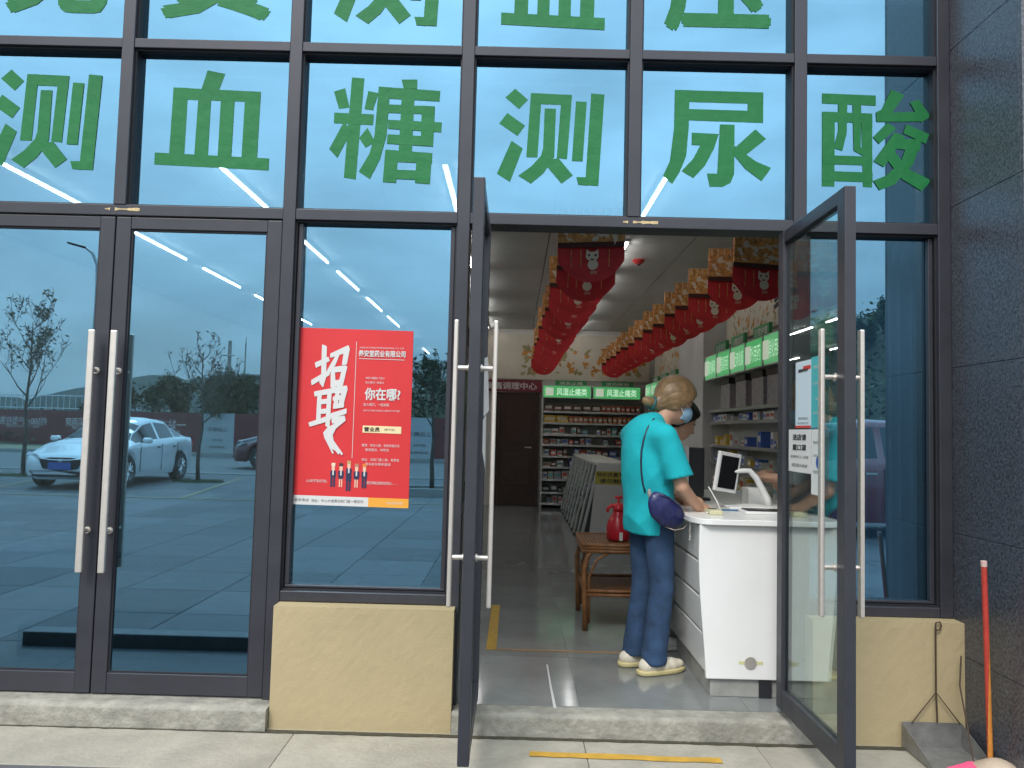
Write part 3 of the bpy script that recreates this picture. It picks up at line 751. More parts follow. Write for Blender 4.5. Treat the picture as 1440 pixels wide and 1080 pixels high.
for x, t in ((.95, '消炎止痛'), (1.75, '清热解毒')):
    g = bx('small_green_sign', GREENSIGN, (x-.27, x+.27, 9.70, 9.739, 2.175, 2.262), label='small green sign with white characters above the back shelving, %s one' % ('left' if x < 1 else 'right'), cat='sign')
    text(MB(), t, (x, 9.6995, 2.218), w=.4, h=.058, bold=.02).build('lettering', WHITEP, g)

# ---------------- right wall shelving in two runs with a column between
RX = 2.2
def rrun(y0, y1, name_lbl, zs, lbl):
    u = empty('wall_shelving', (2.3, (y0+y1)/2, FZ), lbl, 'shelving')
    bx('back_panel', SHELF, (2.40, 2.447, y0, y1, FZ+.003, 1.95), u)
    for a, b in ((y0, y0+.02), (y1-.02, y1)): bx('side_panel', SHELF, (RX+.02, 2.399, a, b, FZ+.003, 1.95), u)
    for z in zs:
        s = bx('shelf_board', SHELF, (RX+.01, 2.399, y0+.0205, y1-.0205, z-.018, z), u)
        bx('price_strip', SHELFG, (RX, RX+.0095, y0+.0205, y1-.0205, z-.026, z+.006), s)
    return u
rz = [.25, .45, .66, .86, 1.10, 1.285, 1.535, 1.665]
rrun(1.6, 5.15, 'near', rz, 'white wall shelving run behind the counter with few boxes')
rrun(6.5, 9.36, 'far', rz, 'white wall shelving run between column and back wall')
bx('shop_column', pm('column_paint', (.6, .61, .59), .7, var=.03), (2.13, 2.449, 5.17, 6.48, FZ-.005, HC+.02), label='pale square column between the two runs of wall shelving', cat='column', bevel=.01)
names = ['bottom', 'second lowest', 'third lowest', 'fourth lowest', 'fourth highest', 'third highest', 'second highest', 'top']
for y0, y1, run in ((1.65, 5.1, 'run behind the counter'), (6.55, 9.3, 'run beyond the column')):
    for zi, z in enumerate(rz[:-1]):
        y = y0; k = 0
        hmax = rz[zi+1]-z-.05
        while y < y1-.1:
            w = rnd.uniform(.06, .14)
            ci = rnd.choice([(9, 3, 6), (9, 6, 10), (5, 7, 9), (6, 9, 3), (3, 5, 6, 9), (5, 5, 6, 3), (3, 5, 3, 10)][zi])
            if rnd.random() > (.45 if zi > 3 else .3):
                h = min(hmax, rnd.uniform(.05, .15))
                carton(RX+.03, RX+.12, y, y+w-.01, z, h, ci, '%s medicine box, %s from the street on the %s shelf, %s' % (PN[ci], NUM[k], names[zi], run), '%s boxes on the %s shelf, %s' % (PN[ci], names[zi], run), front='x'); k += 1
            y += w
# hanging grey packs with black headers under the light boxes
PACK = pm('pack_grey', (.30, .29, .29), .5, var=.3, vs=20)
for k, y in enumerate((1.9, 2.45, 3.0, 3.45, 3.98, 4.55)):
    p = empty('display_pack', (RX-.02, y, 1.672), 'large grey pack with black top under the lit signs, %s from the column' % ('sixth', 'fifth', 'fourth', 'third', 'second', 'nearest')[k], 'box', 'grey packs on the top shelf')
    bx('body', PACK, (RX+.02, RX+.14, y-.17, y+.17, 1.672, 1.93), p, bevel=.006)
    bx('header', PAL[8], (RX+.012, RX+.145, y-.172, y+.172, 1.9305, 1.99), p)
    petals(MB(), (RX+.0195, y, 1.79), M_LEFT, 14, .13, .09, k+40, (.015, .04)).build('print', PAL[10], p, kind='stuff')
rt = ['清热解毒', '感冒用药', '止咳化痰', '外用药', '消化用药', '五官用药', '妇科用药']
for k in range(7):
    y1 = 5.15-k*.52; lightbox('lit_category_sign', (RX-.05, RX+.12, y1-.50, y1-.02, 2.0, 2.27), '-x', rt[k], 'lit green sign over the counter shelving, %s from the column' % ordn[k].replace('nearest', 'first'), M_LEFT, mat=(GREENLIT if k % 2 else GREENLIT_P))
for k in range(5):
    y1 = 9.2-k*.54; lightbox('lit_category_sign', (RX-.05, RX+.12, y1-.52, y1-.02, 1.96, 2.19), '-x', rt[6-k], 'lit green sign beyond the column, %s from the back wall' % ordn[k].replace('nearest', 'first'), M_LEFT, mat=GREENLIT_P)
mur2 = bx('wall_mural', pm('mural_paper', (.55, .51, .42)), (2.395, 2.448, 1.4, 5.165, 2.42, 3.08), label='cream wall band with flowers and black character over the counter shelving', cat='mural')
petals(MB(), (2.395, 3.6, 2.62), M_LEFT, 70, 1.3, .16, 8, (.03, .10)).build('orange_flowers', MORAN, mur2, kind='stuff')
petals(MB(), (2.395, 3.6, 2.60), M_LEFT, 60, 1.3, .16, 9, (.03, .09)).build('olive_leaves', MOLIVE, mur2, kind='stuff')
text(MB(), '药', (2.3945, 3.35, 2.74), h=.34, M=M_LEFT, bold=.03).build('character', INK, mur2)
mur3 = bx('wall_mural', pm('mural_paper', (.55, .51, .42)), (2.395, 2.448, 6.485, 9.735, 2.30, 3.08), label='cream wall band with flowers beyond the column', cat='mural')
petals(MB(), (2.395, 8.1, 2.62), M_LEFT, 70, 1.4, .25, 10, (.04, .13)).build('orange_flowers', MORAN, mur3, kind='stuff')
text(MB(), '品', (2.3945, 7.3, 2.62), h=.30, M=M_LEFT, bold=.03).build('character', INK, mur3)
for k, (y, t) in enumerate(((4.75, '抗菌消炎'), (4.1, '心脑血管'), (3.35, '日常护理'), (2.6, '儿童用药'))):
    g = bx('small_green_sign', GREENSIGN, (RX+.02, RX+.05, y-.23, y+.23, 2.285, 2.40), label='small green sign over the counter shelving, %s from the column' % ordn[k].replace('nearest', 'first'), cat='sign')
    text(MB(), t, (RX+.0195, y, 2.342), w=.36, h=.075, M=M_LEFT, bold=.02).build('lettering', WHITEP, g)
for k, y in enumerate((8.7, 8.0, 7.3)):
    g = bx('small_green_sign', GREENSIGN, (RX+.02, RX+.05, y-.23, y+.23, 2.21, 2.29), label='small green sign beyond the column, %s from the back wall' % ordn[k].replace('nearest', 'first'), cat='sign')
    text(MB(), '中成药', (RX+.0195, y, 2.25), w=.32, h=.055, M=M_LEFT, bold=.02).build('lettering', WHITEP, g)

# ---------------- low glass display run in the middle
gd = empty('display_cabinet', (1.15, 7.1, FZ), 'low display cabinet row with aluminium posts and white end panel', 'cabinet')
ALU = pm('aluminium', (.55, .56, .55), .45, .3); DARKIN = pm('cabinet_dark', (.03, .03, .03), .5)
def slant(x0b, x0t, x1, y0, y1, z0, z1): return MB().add([(x0b, y0, z0), (x1, y0, z0), (x1, y1, z0), (x0b, y1, z0), (x0t, y0, z1), (x1, y0, z1), (x1, y1, z1), (x0t, y1, z1)], [(0,3,2,1),(4,5,6,7),(0,1,5,4),(1,2,6,5),(2,3,7,6),(3,0,4,7)])
slant(.80, .99, 1.36, 5.24, 9.0, FZ+.06, 1.0).build('body', DARKIN, gd)
slant(.86, .96, 1.40, 5.20, 5.239, FZ+.01, 1.045).build('end_panel', pm('cabinet_white', (.58, .58, .56), .5, var=.03), gd, bevel=.004)
bx('top', SHELF, (.965, 1.38, 5.24, 9.02, 1.001, 1.03), gd)
bx('plinth', GASKET, (.82, 1.34, 5.24, 8.98, FZ+.002, FZ+.059), gd)
for k in range(9):
    y = 5.28+k*.46; MB().add([(.77, y, FZ+.03), (.797, y, FZ+.03), (.797, y+.075, FZ+.03), (.77, y+.075, FZ+.03), (.960, y, 1.0), (.987, y, 1.0), (.987, y+.075, 1.0), (.960, y+.075, 1.0)], [(0,3,2,1),(4,5,6,7),(0,1,5,4),(1,2,6,5),(2,3,7,6),(3,0,4,7)]).build('post', ALU, gd)
    if k < 8: MB().add([(.782, y+.077, FZ+.05), (.787, y+.077, FZ+.05), (.787, y+.458, FZ+.05), (.782, y+.458, FZ+.05), (.972, y+.077, .99), (.977, y+.077, .99), (.977, y+.458, .99), (.972, y+.458, .99)], [(0,3,2,1),(4,5,6,7),(0,1,5,4),(1,2,6,5),(2,3,7,6),(3,0,4,7)]).build('front_pane', glass_mat('clear_glass', (.9, .95, .93), .06, (.85, .9, .88)), gd)
YLAB = pm('yellow_label', (.5, .42, .08), .6)
lab = bx('label_strip', YLAB, (.93, 1.34, 5.196, 5.199, .80, .95), gd)
text(text(MB(), '特价优惠专区', (1.13, 5.1958, .91), w=.36, h=.05, bold=.02), '请勿触摸', (1.13, 5.1958, .84), w=.30, h=.05, bold=.02).build('lettering', INK, lab)

# ---------------- white sales counter near the door
CW = pm('counter_white', (.80, .80, .78), .32, var=.03, vs=3, coat=.2, dirt=.05)
ct = empty('sales_counter', (1.3, 1.2, FZ), 'white curved sales counter with slanted drawer-like front inside the doorway', 'counter')
# end panel: curved left outline, in the XZ plane
cy0 = .20
pl = []
for k in range(13):
    t = k/12; z = .19+(.945-.19)*t; pl.append((.975-.038*math.sin(t*math.pi*.5)**2-.012*math.sin(t*math.pi), z))
poly = [(1.72, .19)] + [(1.72, .945)] + [(x, z) for x, z in reversed(pl)]
MB().prism(poly, .03, Matrix.Translation((0, cy0+.03, 0)) @ M_FRONT).build('end_panel', CW, ct, bevel=.004)
bx('body', CW, (1.06, 1.70, cy0+.031, 2.30, .19, .944), ct)
for k, (za, zb) in enumerate(((.20, .385), (.40, .565), (.58, .745), (.76, .935))):
    xo = .985-.05*((za-.19)/.75)
    MB().add([(xo+.005, cy0+.032, za), (1.058, cy0+.032, za), (1.058, 2.28, za), (xo+.005, 2.28, za), (xo-.008, cy0+.032, zb), (1.058, cy0+.032, zb), (1.058, 2.28, zb), (xo-.008, 2.28, zb)],
             [(0,3,2,1),(4,5,6,7),(0,1,5,4),(1,2,6,5),(2,3,7,6),(3,0,4,7)]).build('front_panel', CW, ct, bevel=.003)
tp = [(.90, 2.33), (1.75, 2.33), (1.75, .17)] + [(.99+.0-.09*math.sin(a), .17+.16*(1-math.cos(a))) for a in [k*math.pi/2/8 for k in range(9)]]
MB().prism([(x, y) for x, y in tp], .028, Matrix.Translation((0, 0, .9455))).build('top', CW, ct, bevel=.003)
bx('plinth', pm('plinth_grey', (.30, .30, .28), .4, var=.2, vs=8), (1.0, 1.70, cy0+.02, 2.27, FZ+.002, .189), ct)
MB().lathe([(.030, 0), (.030, .004), (.016, .004)], (0, 0, 0), 18, axis='y').build('outlet_cover', STEEL, ct, org=(0, 0, 0)).location = Vector((1.192, cy0-.0045, .272))-ORG[ct.name]
bx('tape_strip', pm('pale_tape', (.6, .58, .3), .6), (1.135, 1.255, cy0-.0012, cy0-.0003, .264, .280), ct)
bx('foot', GASKET, (1.24, 1.30, cy0+.005, cy0+.019, FZ+.002, .185), ct)

# ---------------- things on the counter
PLW = pm('white_plastic', (.72, .72, .70), .4); PLB = pm('black_plastic', (.018, .018, .02), .35)
SCREEN = pm('dark_screen', (.012, .013, .014), .12)
mo = empty('tablet_monitor', (1.32, .78, .974), 'white framed touch screen on a bent arm stand on the counter', 'monitor')
def rotM(c, ex, ey, ez): return Matrix.Translation(c) @ (Matrix.Rotation(ez, 4, 'Z') @ Matrix.Rotation(ey, 4, 'Y') @ Matrix.Rotation(ex, 4, 'X'))
def plate(mb, M, w, h, t, z=0):
    a = [(-w/2, -h/2), (w/2, -h/2), (w/2, h/2), (-w/2, h/2)]
    return mb.prism(a, t, M @ Matrix.Translation((0, 0, z)))
Mm = Matrix.Translation((1.222, .74, 1.180)) @ Matrix(((.905, .33, -.26, 0), (.40, -.36, -.84, 0), (-.10, .875, -.47, 0), (0, 0, 0, 1)))
# orthonormal frame of the tilted screen: x along its lower edge, y up the screen, z out of the face
ex = Vector((.86, .46, -.13)).normalized(); ey = Vector((.36, -.42, .0)); ey = Vector((.33, .10, .90)); ey = (ey-ex*ey.dot(ex)).normalized(); ez = ex.cross(ey)
if ez.y > 0: ez = -ez
Mm = Matrix(((ex.x, ey.x, ez.x, 1.225), (ex.y, ey.y, ez.y, .75), (ex.z, ey.z, ez.z, 1.180), (0, 0, 0, 1)))
plate(MB(), Mm, .165, .225, .02, -.02).build('housing', PLW, mo, fix=True, bevel=.004)
plate(MB(), Mm, .13, .185, .0015, .0006).build('screen', SCREEN, mo, fix=True)
MB().tube([Mm @ Vector((0, 0, -.02)), (1.33, .80, 1.19), (1.36, .80, 1.19), (1.40, .80, 1.15), (1.465, .80, 1.03), (1.475, .80, .985)], [.012, .014, .016, .018, .020, .022], 10).build('arm', PLW, mo, smooth=True)
bx('base', PLW, (1.22, 1.52, .68, .92, .974, .992), mo, bevel=.006)
bm_ = empty('desktop_monitor', (1.17, 1.35, .974), 'black monitor seen from the side, behind the woman on the counter', 'monitor')
bx('back', PLB, (1.10, 1.20, 1.20, 1.245, 1.0, 1.31), bm_, bevel=.01)
bx('bezel', PLW, (1.075, 1.099, 1.19, 1.25, .99, 1.32), bm_, bevel=.006)
bx('stand', PLB, (1.13, 1.25, 1.25, 1.36, .974, .99), bm_)
bx('neck', PLB, (1.15, 1.19, 1.246, 1.27, .9905, 1.15), bm_)
kb = empty('keyboard', (1.35, .55, .974), 'white keyboard lying on the counter in front of the screen', 'keyboard')
bx('tray', PLW, (1.24, 1.62, .46, .60, .974, .990), kb, bevel=.004)
bx('keys', PLB, (1.255, 1.605, .47, .59, .9902, .996), kb)
cb = MB()
cb.tube([(1.10, .70, 1.10), (1.14, .66, 1.02), (1.13, .55, .985), (1.07, .45, .982), (1.02, .42, .981)], .004, 6).build('cable', PLW, label='thin pale cable running from the screen across the counter', cat='cable', smooth=True)
sc = empty('card_reader', (1.06, .45, .974), 'small pale payment reader on the counter edge', 'card reader')
bx('body', pm('pale_yellow_plastic', (.55, .52, .33), .5), (1.03, 1.10, .38, .50, .974, .998), sc, bevel=.005)
bx('display', SCREEN, (1.04, 1.09, .45, .49, .9985, .9995), sc)
bx('document', pm('blue_folder', (.05, .14, .26), .5), (1.14, 1.38, .62, .66, .974, .980), label='blue folder lying flat on the counter', cat='folder')
bx('white_box', PLW, (1.40, 1.50, .95, 1.08, .974, 1.08), label='small white box standing behind the arm stand', cat='box', bevel=.004)

# ---------------- rattan side table and red sprayer
RAT = pm('rattan', (.21, .088, .028), .45, var=.35, vs=18, bump=.3, bs=120); RATD = pm('rattan_weave', (.13, .06, .022), .6, var=.4, vs=60, bump=.6, bs=160)
tb = empty('rattan_table', (.72, 1.72, FZ), 'small brown rattan side table with a red sprayer on top', 'table')
tx0, tx1, ty0, ty1, tz = .47, .98, 1.43, 2.0, .655
for x, y in ((tx0, ty0), (tx1, ty0), (tx0, ty1), (tx1, ty1)):
    sx = 1 if x == tx0 else -1
    MB().tube([(x+sx*.02, y, FZ+.002), (x+sx*.012, y, FZ+.22), (x+sx*.006, y, .50), (x+sx*.03, y, .585), (x+sx*.05, y, .60)], [.019, .018, .018, .018, .016], 10).tube([(x+sx*.045, y, FZ+.05), (x+sx*.04, y, .45), (x+sx*.09, y, .56), (x+sx*.16, y, .60)], .009, 8).build('leg', RAT, tb, smooth=True)
for z, r_ in ((.612, .014), (.632, .012), (.650, .013)):
    MB().tube([(tx0, ty0, z), (tx1, ty0, z), (tx1, ty1, z), (tx0, ty1, z), (tx0, ty0, z)], r_, 8).build('rim', RAT, tb, smooth=True)
tw = bx('woven_top', RATD, (tx0, tx1, ty0, ty1, .640, .652), tb)
mb = MB()
for k in range(22): mb.box(tx0+.005+k*.0232, tx0+.018+k*.0232, ty0+.005, ty1-.005, .6522, .6545)
mb.build('cane_strips', RAT, tw)
lowz = .345
bx('lower_shelf', RATD, (tx0+.03, tx1-.03, ty0+.01, ty1-.01, lowz-.006, lowz+.006), tb)
for z in (lowz-.014, lowz+.012):
    MB().tube([(tx0+.02, ty0, z), (tx1-.02, ty0, z)], .012, 8).tube([(tx0+.02, ty1, z), (tx1-.02, ty1, z)], .012, 8).tube([(tx0+.02, ty0, z), (tx0+.02, ty1, z)], .010, 8).build('rail', RAT, tb, smooth=True)
sp = empty('pump_sprayer', (.725, 1.66, .656), 'red pump spray bottle standing on the rattan table', 'sprayer')
REDS = pm('red_bottle', (.52, .02, .035), .25, var=.12, vs=8); REDB = pm('bright_red_plastic', (.68, .03, .04), .35)
MB().lathe([(.062, .658), (.078, .668), (.080, .74), (.074, .78), (.052, .825), (.036, .845), (.034, .86)], (.725, 1.66, 0), 24).build('tank', REDS, sp, smooth=True)
MB().lathe([(.040, .861), (.042, .875), (.034, .90), (.020, .91)], (.725, 1.66, 0), 18).build('cap', REDB, sp, smooth=True)
MB().tube([(.725, 1.66, .905), (.725, 1.66, .945)], .009, 8).tube([(.700, 1.66, .948), (.750, 1.66, .948)], .010, 8).build('pump_knob', REDB, sp, smooth=True)
MB().tube([(.720, 1.66, .885), (.68, 1.66, .892), (.655, 1.66, .875), (.648, 1.66, .845)], [.015, .014, .012, .010], 10).build('nozzle', REDB, sp, smooth=True)
MB().tube([(.735, 1.64, .90), (.775, 1.62, .885), (.785, 1.62, .84)], [.011, .010, .008], 8).build('trigger', REDB, sp, smooth=True)
bx('white_label', WHITEP, (.722, .745, 1.5745, 1.578, .665, .72), sp)

# dark low plinth inside the closed doors, curtain inside the right window
bx('display_plinth', pm('dark_laminate', (.02, .022, .025), .5), (-2.66, -1.14, .55, 1.0, FZ+.002, .27), label='dark low plinth standing just inside the closed doors', cat='plinth', bevel=.006)
CURT = pm('grey_blue_curtain', (.46, .56, .68), .85, var=.08, vs=5)
mb = MB(); V = []; n = 90
for j in range(9):
    z = FZ+.02+(2.98)*j/8
    for i in range(n+1):
        u = i/n; x = 1.62+.42*u
        V.append((x, .24+.028*math.sin(u*46+.5*math.sin(j*.4))*(1-.15*math.cos(j))+.012*math.sin(u*17), z))
mb.add(V, [(j*(n+1)+i, j*(n+1)+i+1, (j+1)*(n+1)+i+1, (j+1)*(n+1)+i) for j in range(8) for i in range(n)])
mb.build('curtain', CURT, label='grey blue curtain hanging in folds behind the right window', cat='curtain', smooth=True)

# ================================================================== PEOPLE
SKIN = pm('skin', (.52, .30, .20), .55, var=.06, vs=20)
def person(loc, head_deg, label, shirt_m, jean_m, hair_m, shoe_m, scale=1., head=(.15, 0., 1.475), nod=.30, seated=False, arms=None, wide=1., gender_hair=True, sole_m=None, res=.0095, masked=True):
    """standing figure in a local frame: +x = the way it faces, -y = its right hand; built as one skin surface plus clothing"""
    root = empty('person', loc, label, 'person')
    M = Matrix.Translation(loc) @ Matrix.Rotation(R(head_deg), 4, 'Z') @ Matrix.Scale(scale, 4)
    hd = np.array(head)
    Rn = np.array(Matrix.Rotation(nod, 3, 'Y'))           # head tilts forward
    hp = lambda x, y, z: hd + Rn @ np.array((x, y, z), float)
    A = arms or {-1: ((-.01, -.18, 1.275), (.055, -.215, 1.01), (.19, -.165, .905), (.25, -.14, .887)),
                  1: ((.0, .185, 1.275), (.12, .215, 1.03), (.30, .10, .93), (.36, .07, .90))}
    hipz = .84
    legs = {-1: ((0, -.076, hipz), (.03, -.078, .46), (-.015, -.075, .075)), 1: ((0, .076, hipz), (.012, .085, .46), (-.035, .095, .075))}
    if seated: legs = {-1: ((0, -.09, .50), (.40, -.11, .50), (.38, -.11, .08)), 1: ((0, .09, .50), (.40, .11, .50), (.38, .11, .08))}
    drop = (.84-.50) if seated else 0.
    T = lambda p: (p[0], p[1], p[2]-drop)
    def f_body(P):
        d = dell(P, hp(0, 0, .012), (.098, .076, .108), Rn)                                  # skull
        d = smin(d, dell(P, hp(.035, 0, -.062), (.062, .055, .062), Rn), .03)                # jaw
        d = smin(d, dcone(P, hp(.092, 0, -.002), hp(.112, 0, -.034), .010, .014), .014)      # nose
        for s in (-1, 1): d = smin(d, dell(P, hp(-.012, s*.076, -.008), (.018, .009, .030), Rn), .008)   # ears
        d = smin(d, dcone(P, T((.02, 0, 1.30)), hp(-.025, 0, -.06), .062, .050), .03)        # neck
        d = smin(d, dell(P, T((-.01, 0, 1.17)), (.095, .15, .19)), .05)
        d = smin(d, dell(P, T((0, 0, .92)), (.095, .14, .14)), .06)
        for s in (-1, 1):
            a = A[s]
            d = smin(d, dcone(P, a[0], a[1], .046, .038), .03)
            d = smin(d, dcone(P, a[1], a[2], .038, .026), .012)
            w, k = np.array(a[2], float), np.array(a[3], float); fd = (k-w)/np.linalg.norm(k-w); sd = np.cross(fd, (0, 0, 1.)); sd /= np.linalg.norm(sd)
            pal = w+fd*.075
            d = smin(d, dcone(P, w, pal, .027, .030), .012)
            for q in range(4):
                b0 = pal+sd*(q-1.5)*.019; L = (.062, .072, .068, .052)[q]
                m0 = b0+fd*L*.55+np.array((0, 0, .006)); e0 = b0+fd*L+np.array((0, 0, -.012))
                d = np.minimum(d, dcone(P, b0, m0, .0095, .009)); d = np.minimum(d, dcone(P, m0, e0, .009, .0075))
            ts = -s; t0 = w+fd*.03+sd*ts*.024; t1 = t0+fd*.035+sd*ts*.022; t2 = t1+fd*.028
            d = np.minimum(d, dcone(P, t0, t1, .012, .010)); d = np.minimum(d, dcone(P, t1, t2, .010, .008))
            L = legs[s]
            d = smin(d, dcone(P, L[0], L[1], .062, .046), .03); d = smin(d, dcone(P, L[1], L[2], .044, .032), .02)
        return d
    h = res
    lo = (-.25, -.36, .0); hi = (.52, .36, 1.66)
    sdf_build('body', f_body, lo, hi, h, SKIN, root, M)
    def f_shirt(P):
        x, y, z = P.T
        d = dell(P, T((-.035*1, 0, 1.16)), (.128*wide, .170, .24))
        d = smin(d, dell(P, T((-.01, 0, .88)), (.138*wide, .165, .30)), .08)
        d = smin(d, dcone(P, T((-.035, -.12, 1.285)), T((-.035, .12, 1.285)), .068, .068), .06)
        d = smin(d, dcone(P, T((-.02, 0, 1.30)), T((.015, 0, 1.345)), .080, .066), .03)
        for s in (-1, 1):
            a = A[s]; a0, a1 = np.array(a[0], float), np.array(a[1], float); m = a0+(a1-a0)*.88
            sl = dcone(P, a0+np.array((-.02, 0, .0)), m, .068, .078)
            nrm = (a1-a0)/np.linalg.norm(a1-a0)
            sl = np.maximum(sl, (P-(a0+(a1-a0)*.82)) @ nrm)
            d = smin(d, sl, .035)
        wv = np.sin(7*z+5*y+1)+.7*np.sin(11*x-6*z)
        rg = lambda t: 1-2*np.abs(np.sin(t/2))**.7
        fold = -.0065*rg(17*z+15*x+11*np.abs(y)+1.6*wv)*np.clip((1.25-drop-z)*2.5, .1, 1)-.0030*rg(31*z-25*x+28*y+2*wv)*np.clip(1.4-np.abs(z+drop-.95)*3, .2, 1)+.0045*np.sin(4*z+24*y+9*x)*np.clip((1.15-drop-z)*4, 0, 1)
        d = d+fold
        hem = .752-drop+.008*np.sin(11*y+3*x)-.03*np.clip(-x, 0, 1)
        return np.maximum(d, hem-z)
    sdf_build('shirt', f_shirt, (-.26, -.36, .66-drop), (.30, .36, 1.46-drop), h, shirt_m, root, M)
    def f_jeans(P):
        x, y, z = P.T
        d = dell(P, (legs[1][0][0]-.01, 0, legs[1][0][2]+.03), (.108, .142, .13))
        for s in (-1, 1):
            L = legs[s]
            e = smin(dcone(P, L[0], L[1], .086, .064), dcone(P, L[1], L[2], .062, .068), .02)
            d = smin(d, e, .022) if s == -1 else np.minimum(smin(d, e, .02), d)
        wv = np.sin(9*z+11*x)+np.sin(23*y-7*z)
        rg = lambda t: 1-2*np.abs(np.sin(t/2))**.7
        d = d-.0032*rg(36*z+24*x+15*y+2*wv)*np.clip(1.1-np.abs(z-.46)*6, .12, 1)+.0030*np.sin(44*z-22*x+2.2*wv)*np.clip((.2-z)*8, 0, 1)+.0016*np.sin(34*y+26*x+3*z)
        return np.maximum(d, .062+.01*np.sin(12*y)-z) if not seated else np.maximum(d, .09-z)
    sdf_build('jeans', f_jeans, (-.2, -.24, .04), (.60 if seated else .22, .24, .62 if seated else 1.0), h, jean_m, root, M)
    for s in (-1, 1):
        ax, ay = legs[s][2][0], legs[s][2][1]
        def f_shoe(P, ax=ax, ay=ay, s=s):
            d = dell(P, (ax+.055, ay, .042), (.135, .044, .040))
            d = smin(d, dell(P, (ax-.03, ay, .050), (.056, .040, .042)), .03)
            d = smin(d, dell(P, (ax+.02, ay, .075), (.055, .034, .036)), .03)
            return np.maximum(d+.0015*np.sin(110*P[:, 0]), .022-P[:, 2])
        def f_sole(P, ax=ax, ay=ay, s=s):
            d = smin(dell(P, (ax+.060, ay, .02), (.138, .050, .05)), dell(P, (ax-.035, ay, .02), (.065, .045, .05)), .03)
            return np.maximum(np.maximum(d, P[:, 2]-.028), .001-P[:, 2])
        sh = sdf_build('shoe', f_shoe, (ax-.12, ay-.08, .0), (ax+.23, ay+.08, .15), .006, shoe_m, root, M)
        lc = MB()
        for q in range(3): lc.tube([tuple(M @ Vector((ax+.055+q*.022, ay-.026, .086-q*.006))), tuple(M @ Vector((ax+.06+q*.022, ay, .092-q*.007))), tuple(M @ Vector((ax+.055+q*.022, ay+.026, .086-q*.006)))], .0035, 5)
        lc.build('laces', PLW, sh, smooth=True, kind='stuff')
        sdf_build('sole', f_sole, (ax-.14, ay-.09, -.01), (ax+.24, ay+.09, .05), .007, sole_m or shoe_m, sh, M)
    def f_hair(P):
        q = (P-hd) @ Rn
        d = dell(P, hp(-.006, 0, .026), (.130, .100, .124), Rn)
        cut = np.minimum(q[:, 0]-.048-.5*np.clip(q[:, 2]-.0, -.05, .08)-.02*np.abs(q[:, 1])*8, .052-q[:, 2]+0*q[:, 0])  # open the face
        face = -(q[:, 0]*.75-q[:, 2]*.66-.022-.006*np.sin(60*q[:, 1]))
        d = np.maximum(d, -face)
        d = np.maximum(d, -.085-q[:, 2])
        if gender_hair:
            d = smin(d, dell(P, hp(-.115, 0, -.055), (.040, .035, .040), Rn), .035)
            d = smin(d, dell(P, hp(-.165, .0, -.060), (.040, .030, .030), Rn), .012)
        ang = np.arctan2(q[:, 1], q[:, 2]+.1)
        return d+.0011*np.sin(ang*38+q[:, 0]*9)+.0009*np.sin(ang*71-q[:, 0]*12)
    hr = sdf_build('hair', f_hair, hd-.26, hd+.2, .006, hair_m, root, M)
    if gender_hair:
        t = MB(); c0 = hp(-.14, 0, -.058); ring = [tuple(M @ Vector(c0+Rn @ np.array((.0, .034*math.cos(a), .034*math.sin(a))))) for a in [k*math.pi/6 for k in range(13)]]
        t.tube(ring, .008*scale, 8).build('hair_tie', pm('hair_tie', (.03, .12, .12), .5), hr, smooth=True)
    def f_mask(P):
        d = np.abs(dell(P, hp(.040, 0, -.052), (.078, .066, .062), Rn))-.004
        q = (P-hd) @ Rn
        return np.maximum(np.maximum(d, .028-q[:, 0]), np.abs(q[:, 2]+.052)-.044)
    if masked:
      mk = sdf_build('face_mask', f_mask, hd-.18, hd+.18, .0055, pm('mask_blue', (.30, .50, .66), .8, var=.06, vs=40), root, M)
      t = MB()
      for s in (-1, 1): t.tube([tuple(M @ Vector(hp(*p))) for p in ((.05, s*.066, -.02), (.02, s*.080, .005), (-.02, s*.088, .018), (-.03, s*.088, -.01), (.03, s*.074, -.07))], .0022, 5)
      t.build('ear_loop', PLW, mk, kind='stuff')
    for s in (-1, 1):
        e = MB(); c = M @ Vector(hp(.089, s*.030, .012)); e.lathe([(.001, -.006*scale), (.012*scale, 0), (.001, .006*scale)], tuple(c), 10).build('eye', PLB, root, smooth=True)
    return root, M, f_shirt
TEAL = pm('teal_cotton', (.006, .42, .48), .9, var=.07, vs=5, bump=.3, bs=6, bd=.04)
JEAN = pm('blue_denim', (.024, .058, .125), .9, var=.4, vs=6, bump=.35, bs=9, bd=.03)
JEANL = pm('pale_denim', (.14, .20, .28), .85, var=.25, vs=9)
HAIRB = pm('dark_blond_hair', (.25, .155, .075), .42, var=.35, vs=30); HAIRK = pm('black_hair', (.012, .010, .010), .4, var=.3, vs=26)
SHOE = pm('cream_shoe', (.62, .57, .46), .8, var=.12, vs=18, bump=.4, bs=200); SOLE = pm('yellow_sole', (.55, .47, .24), .7)
p1, M1, shirt1 = person((.765, .63, FZ), 22, 'person in teal t-shirt, jeans and mask standing at the counter with navy bag', TEAL, JEAN, HAIRB, SHOE, sole_m=SOLE, wide=1.02)
p2, M2, _ = person((.86, 1.10, FZ), 8, 'person in white top half hidden behind the one in teal', pm('white_cotton', (.62, .60, .57), .85, var=.05), JEANL, HAIRK, pm('white_shoe', (.62, .62, .60), .7), scale=.95, nod=.45, head=(.175, 0, 1.45), res=.011, masked=False)
arms3 = {-1: ((.0, -.185, .935), (.10, -.26, .72), (.30, -.14, .93), (.36, -.10, .93)), 1: ((.0, .185, .935), (.16, .24, .74), (.36, .12, .92), (.42, .08, .92))}
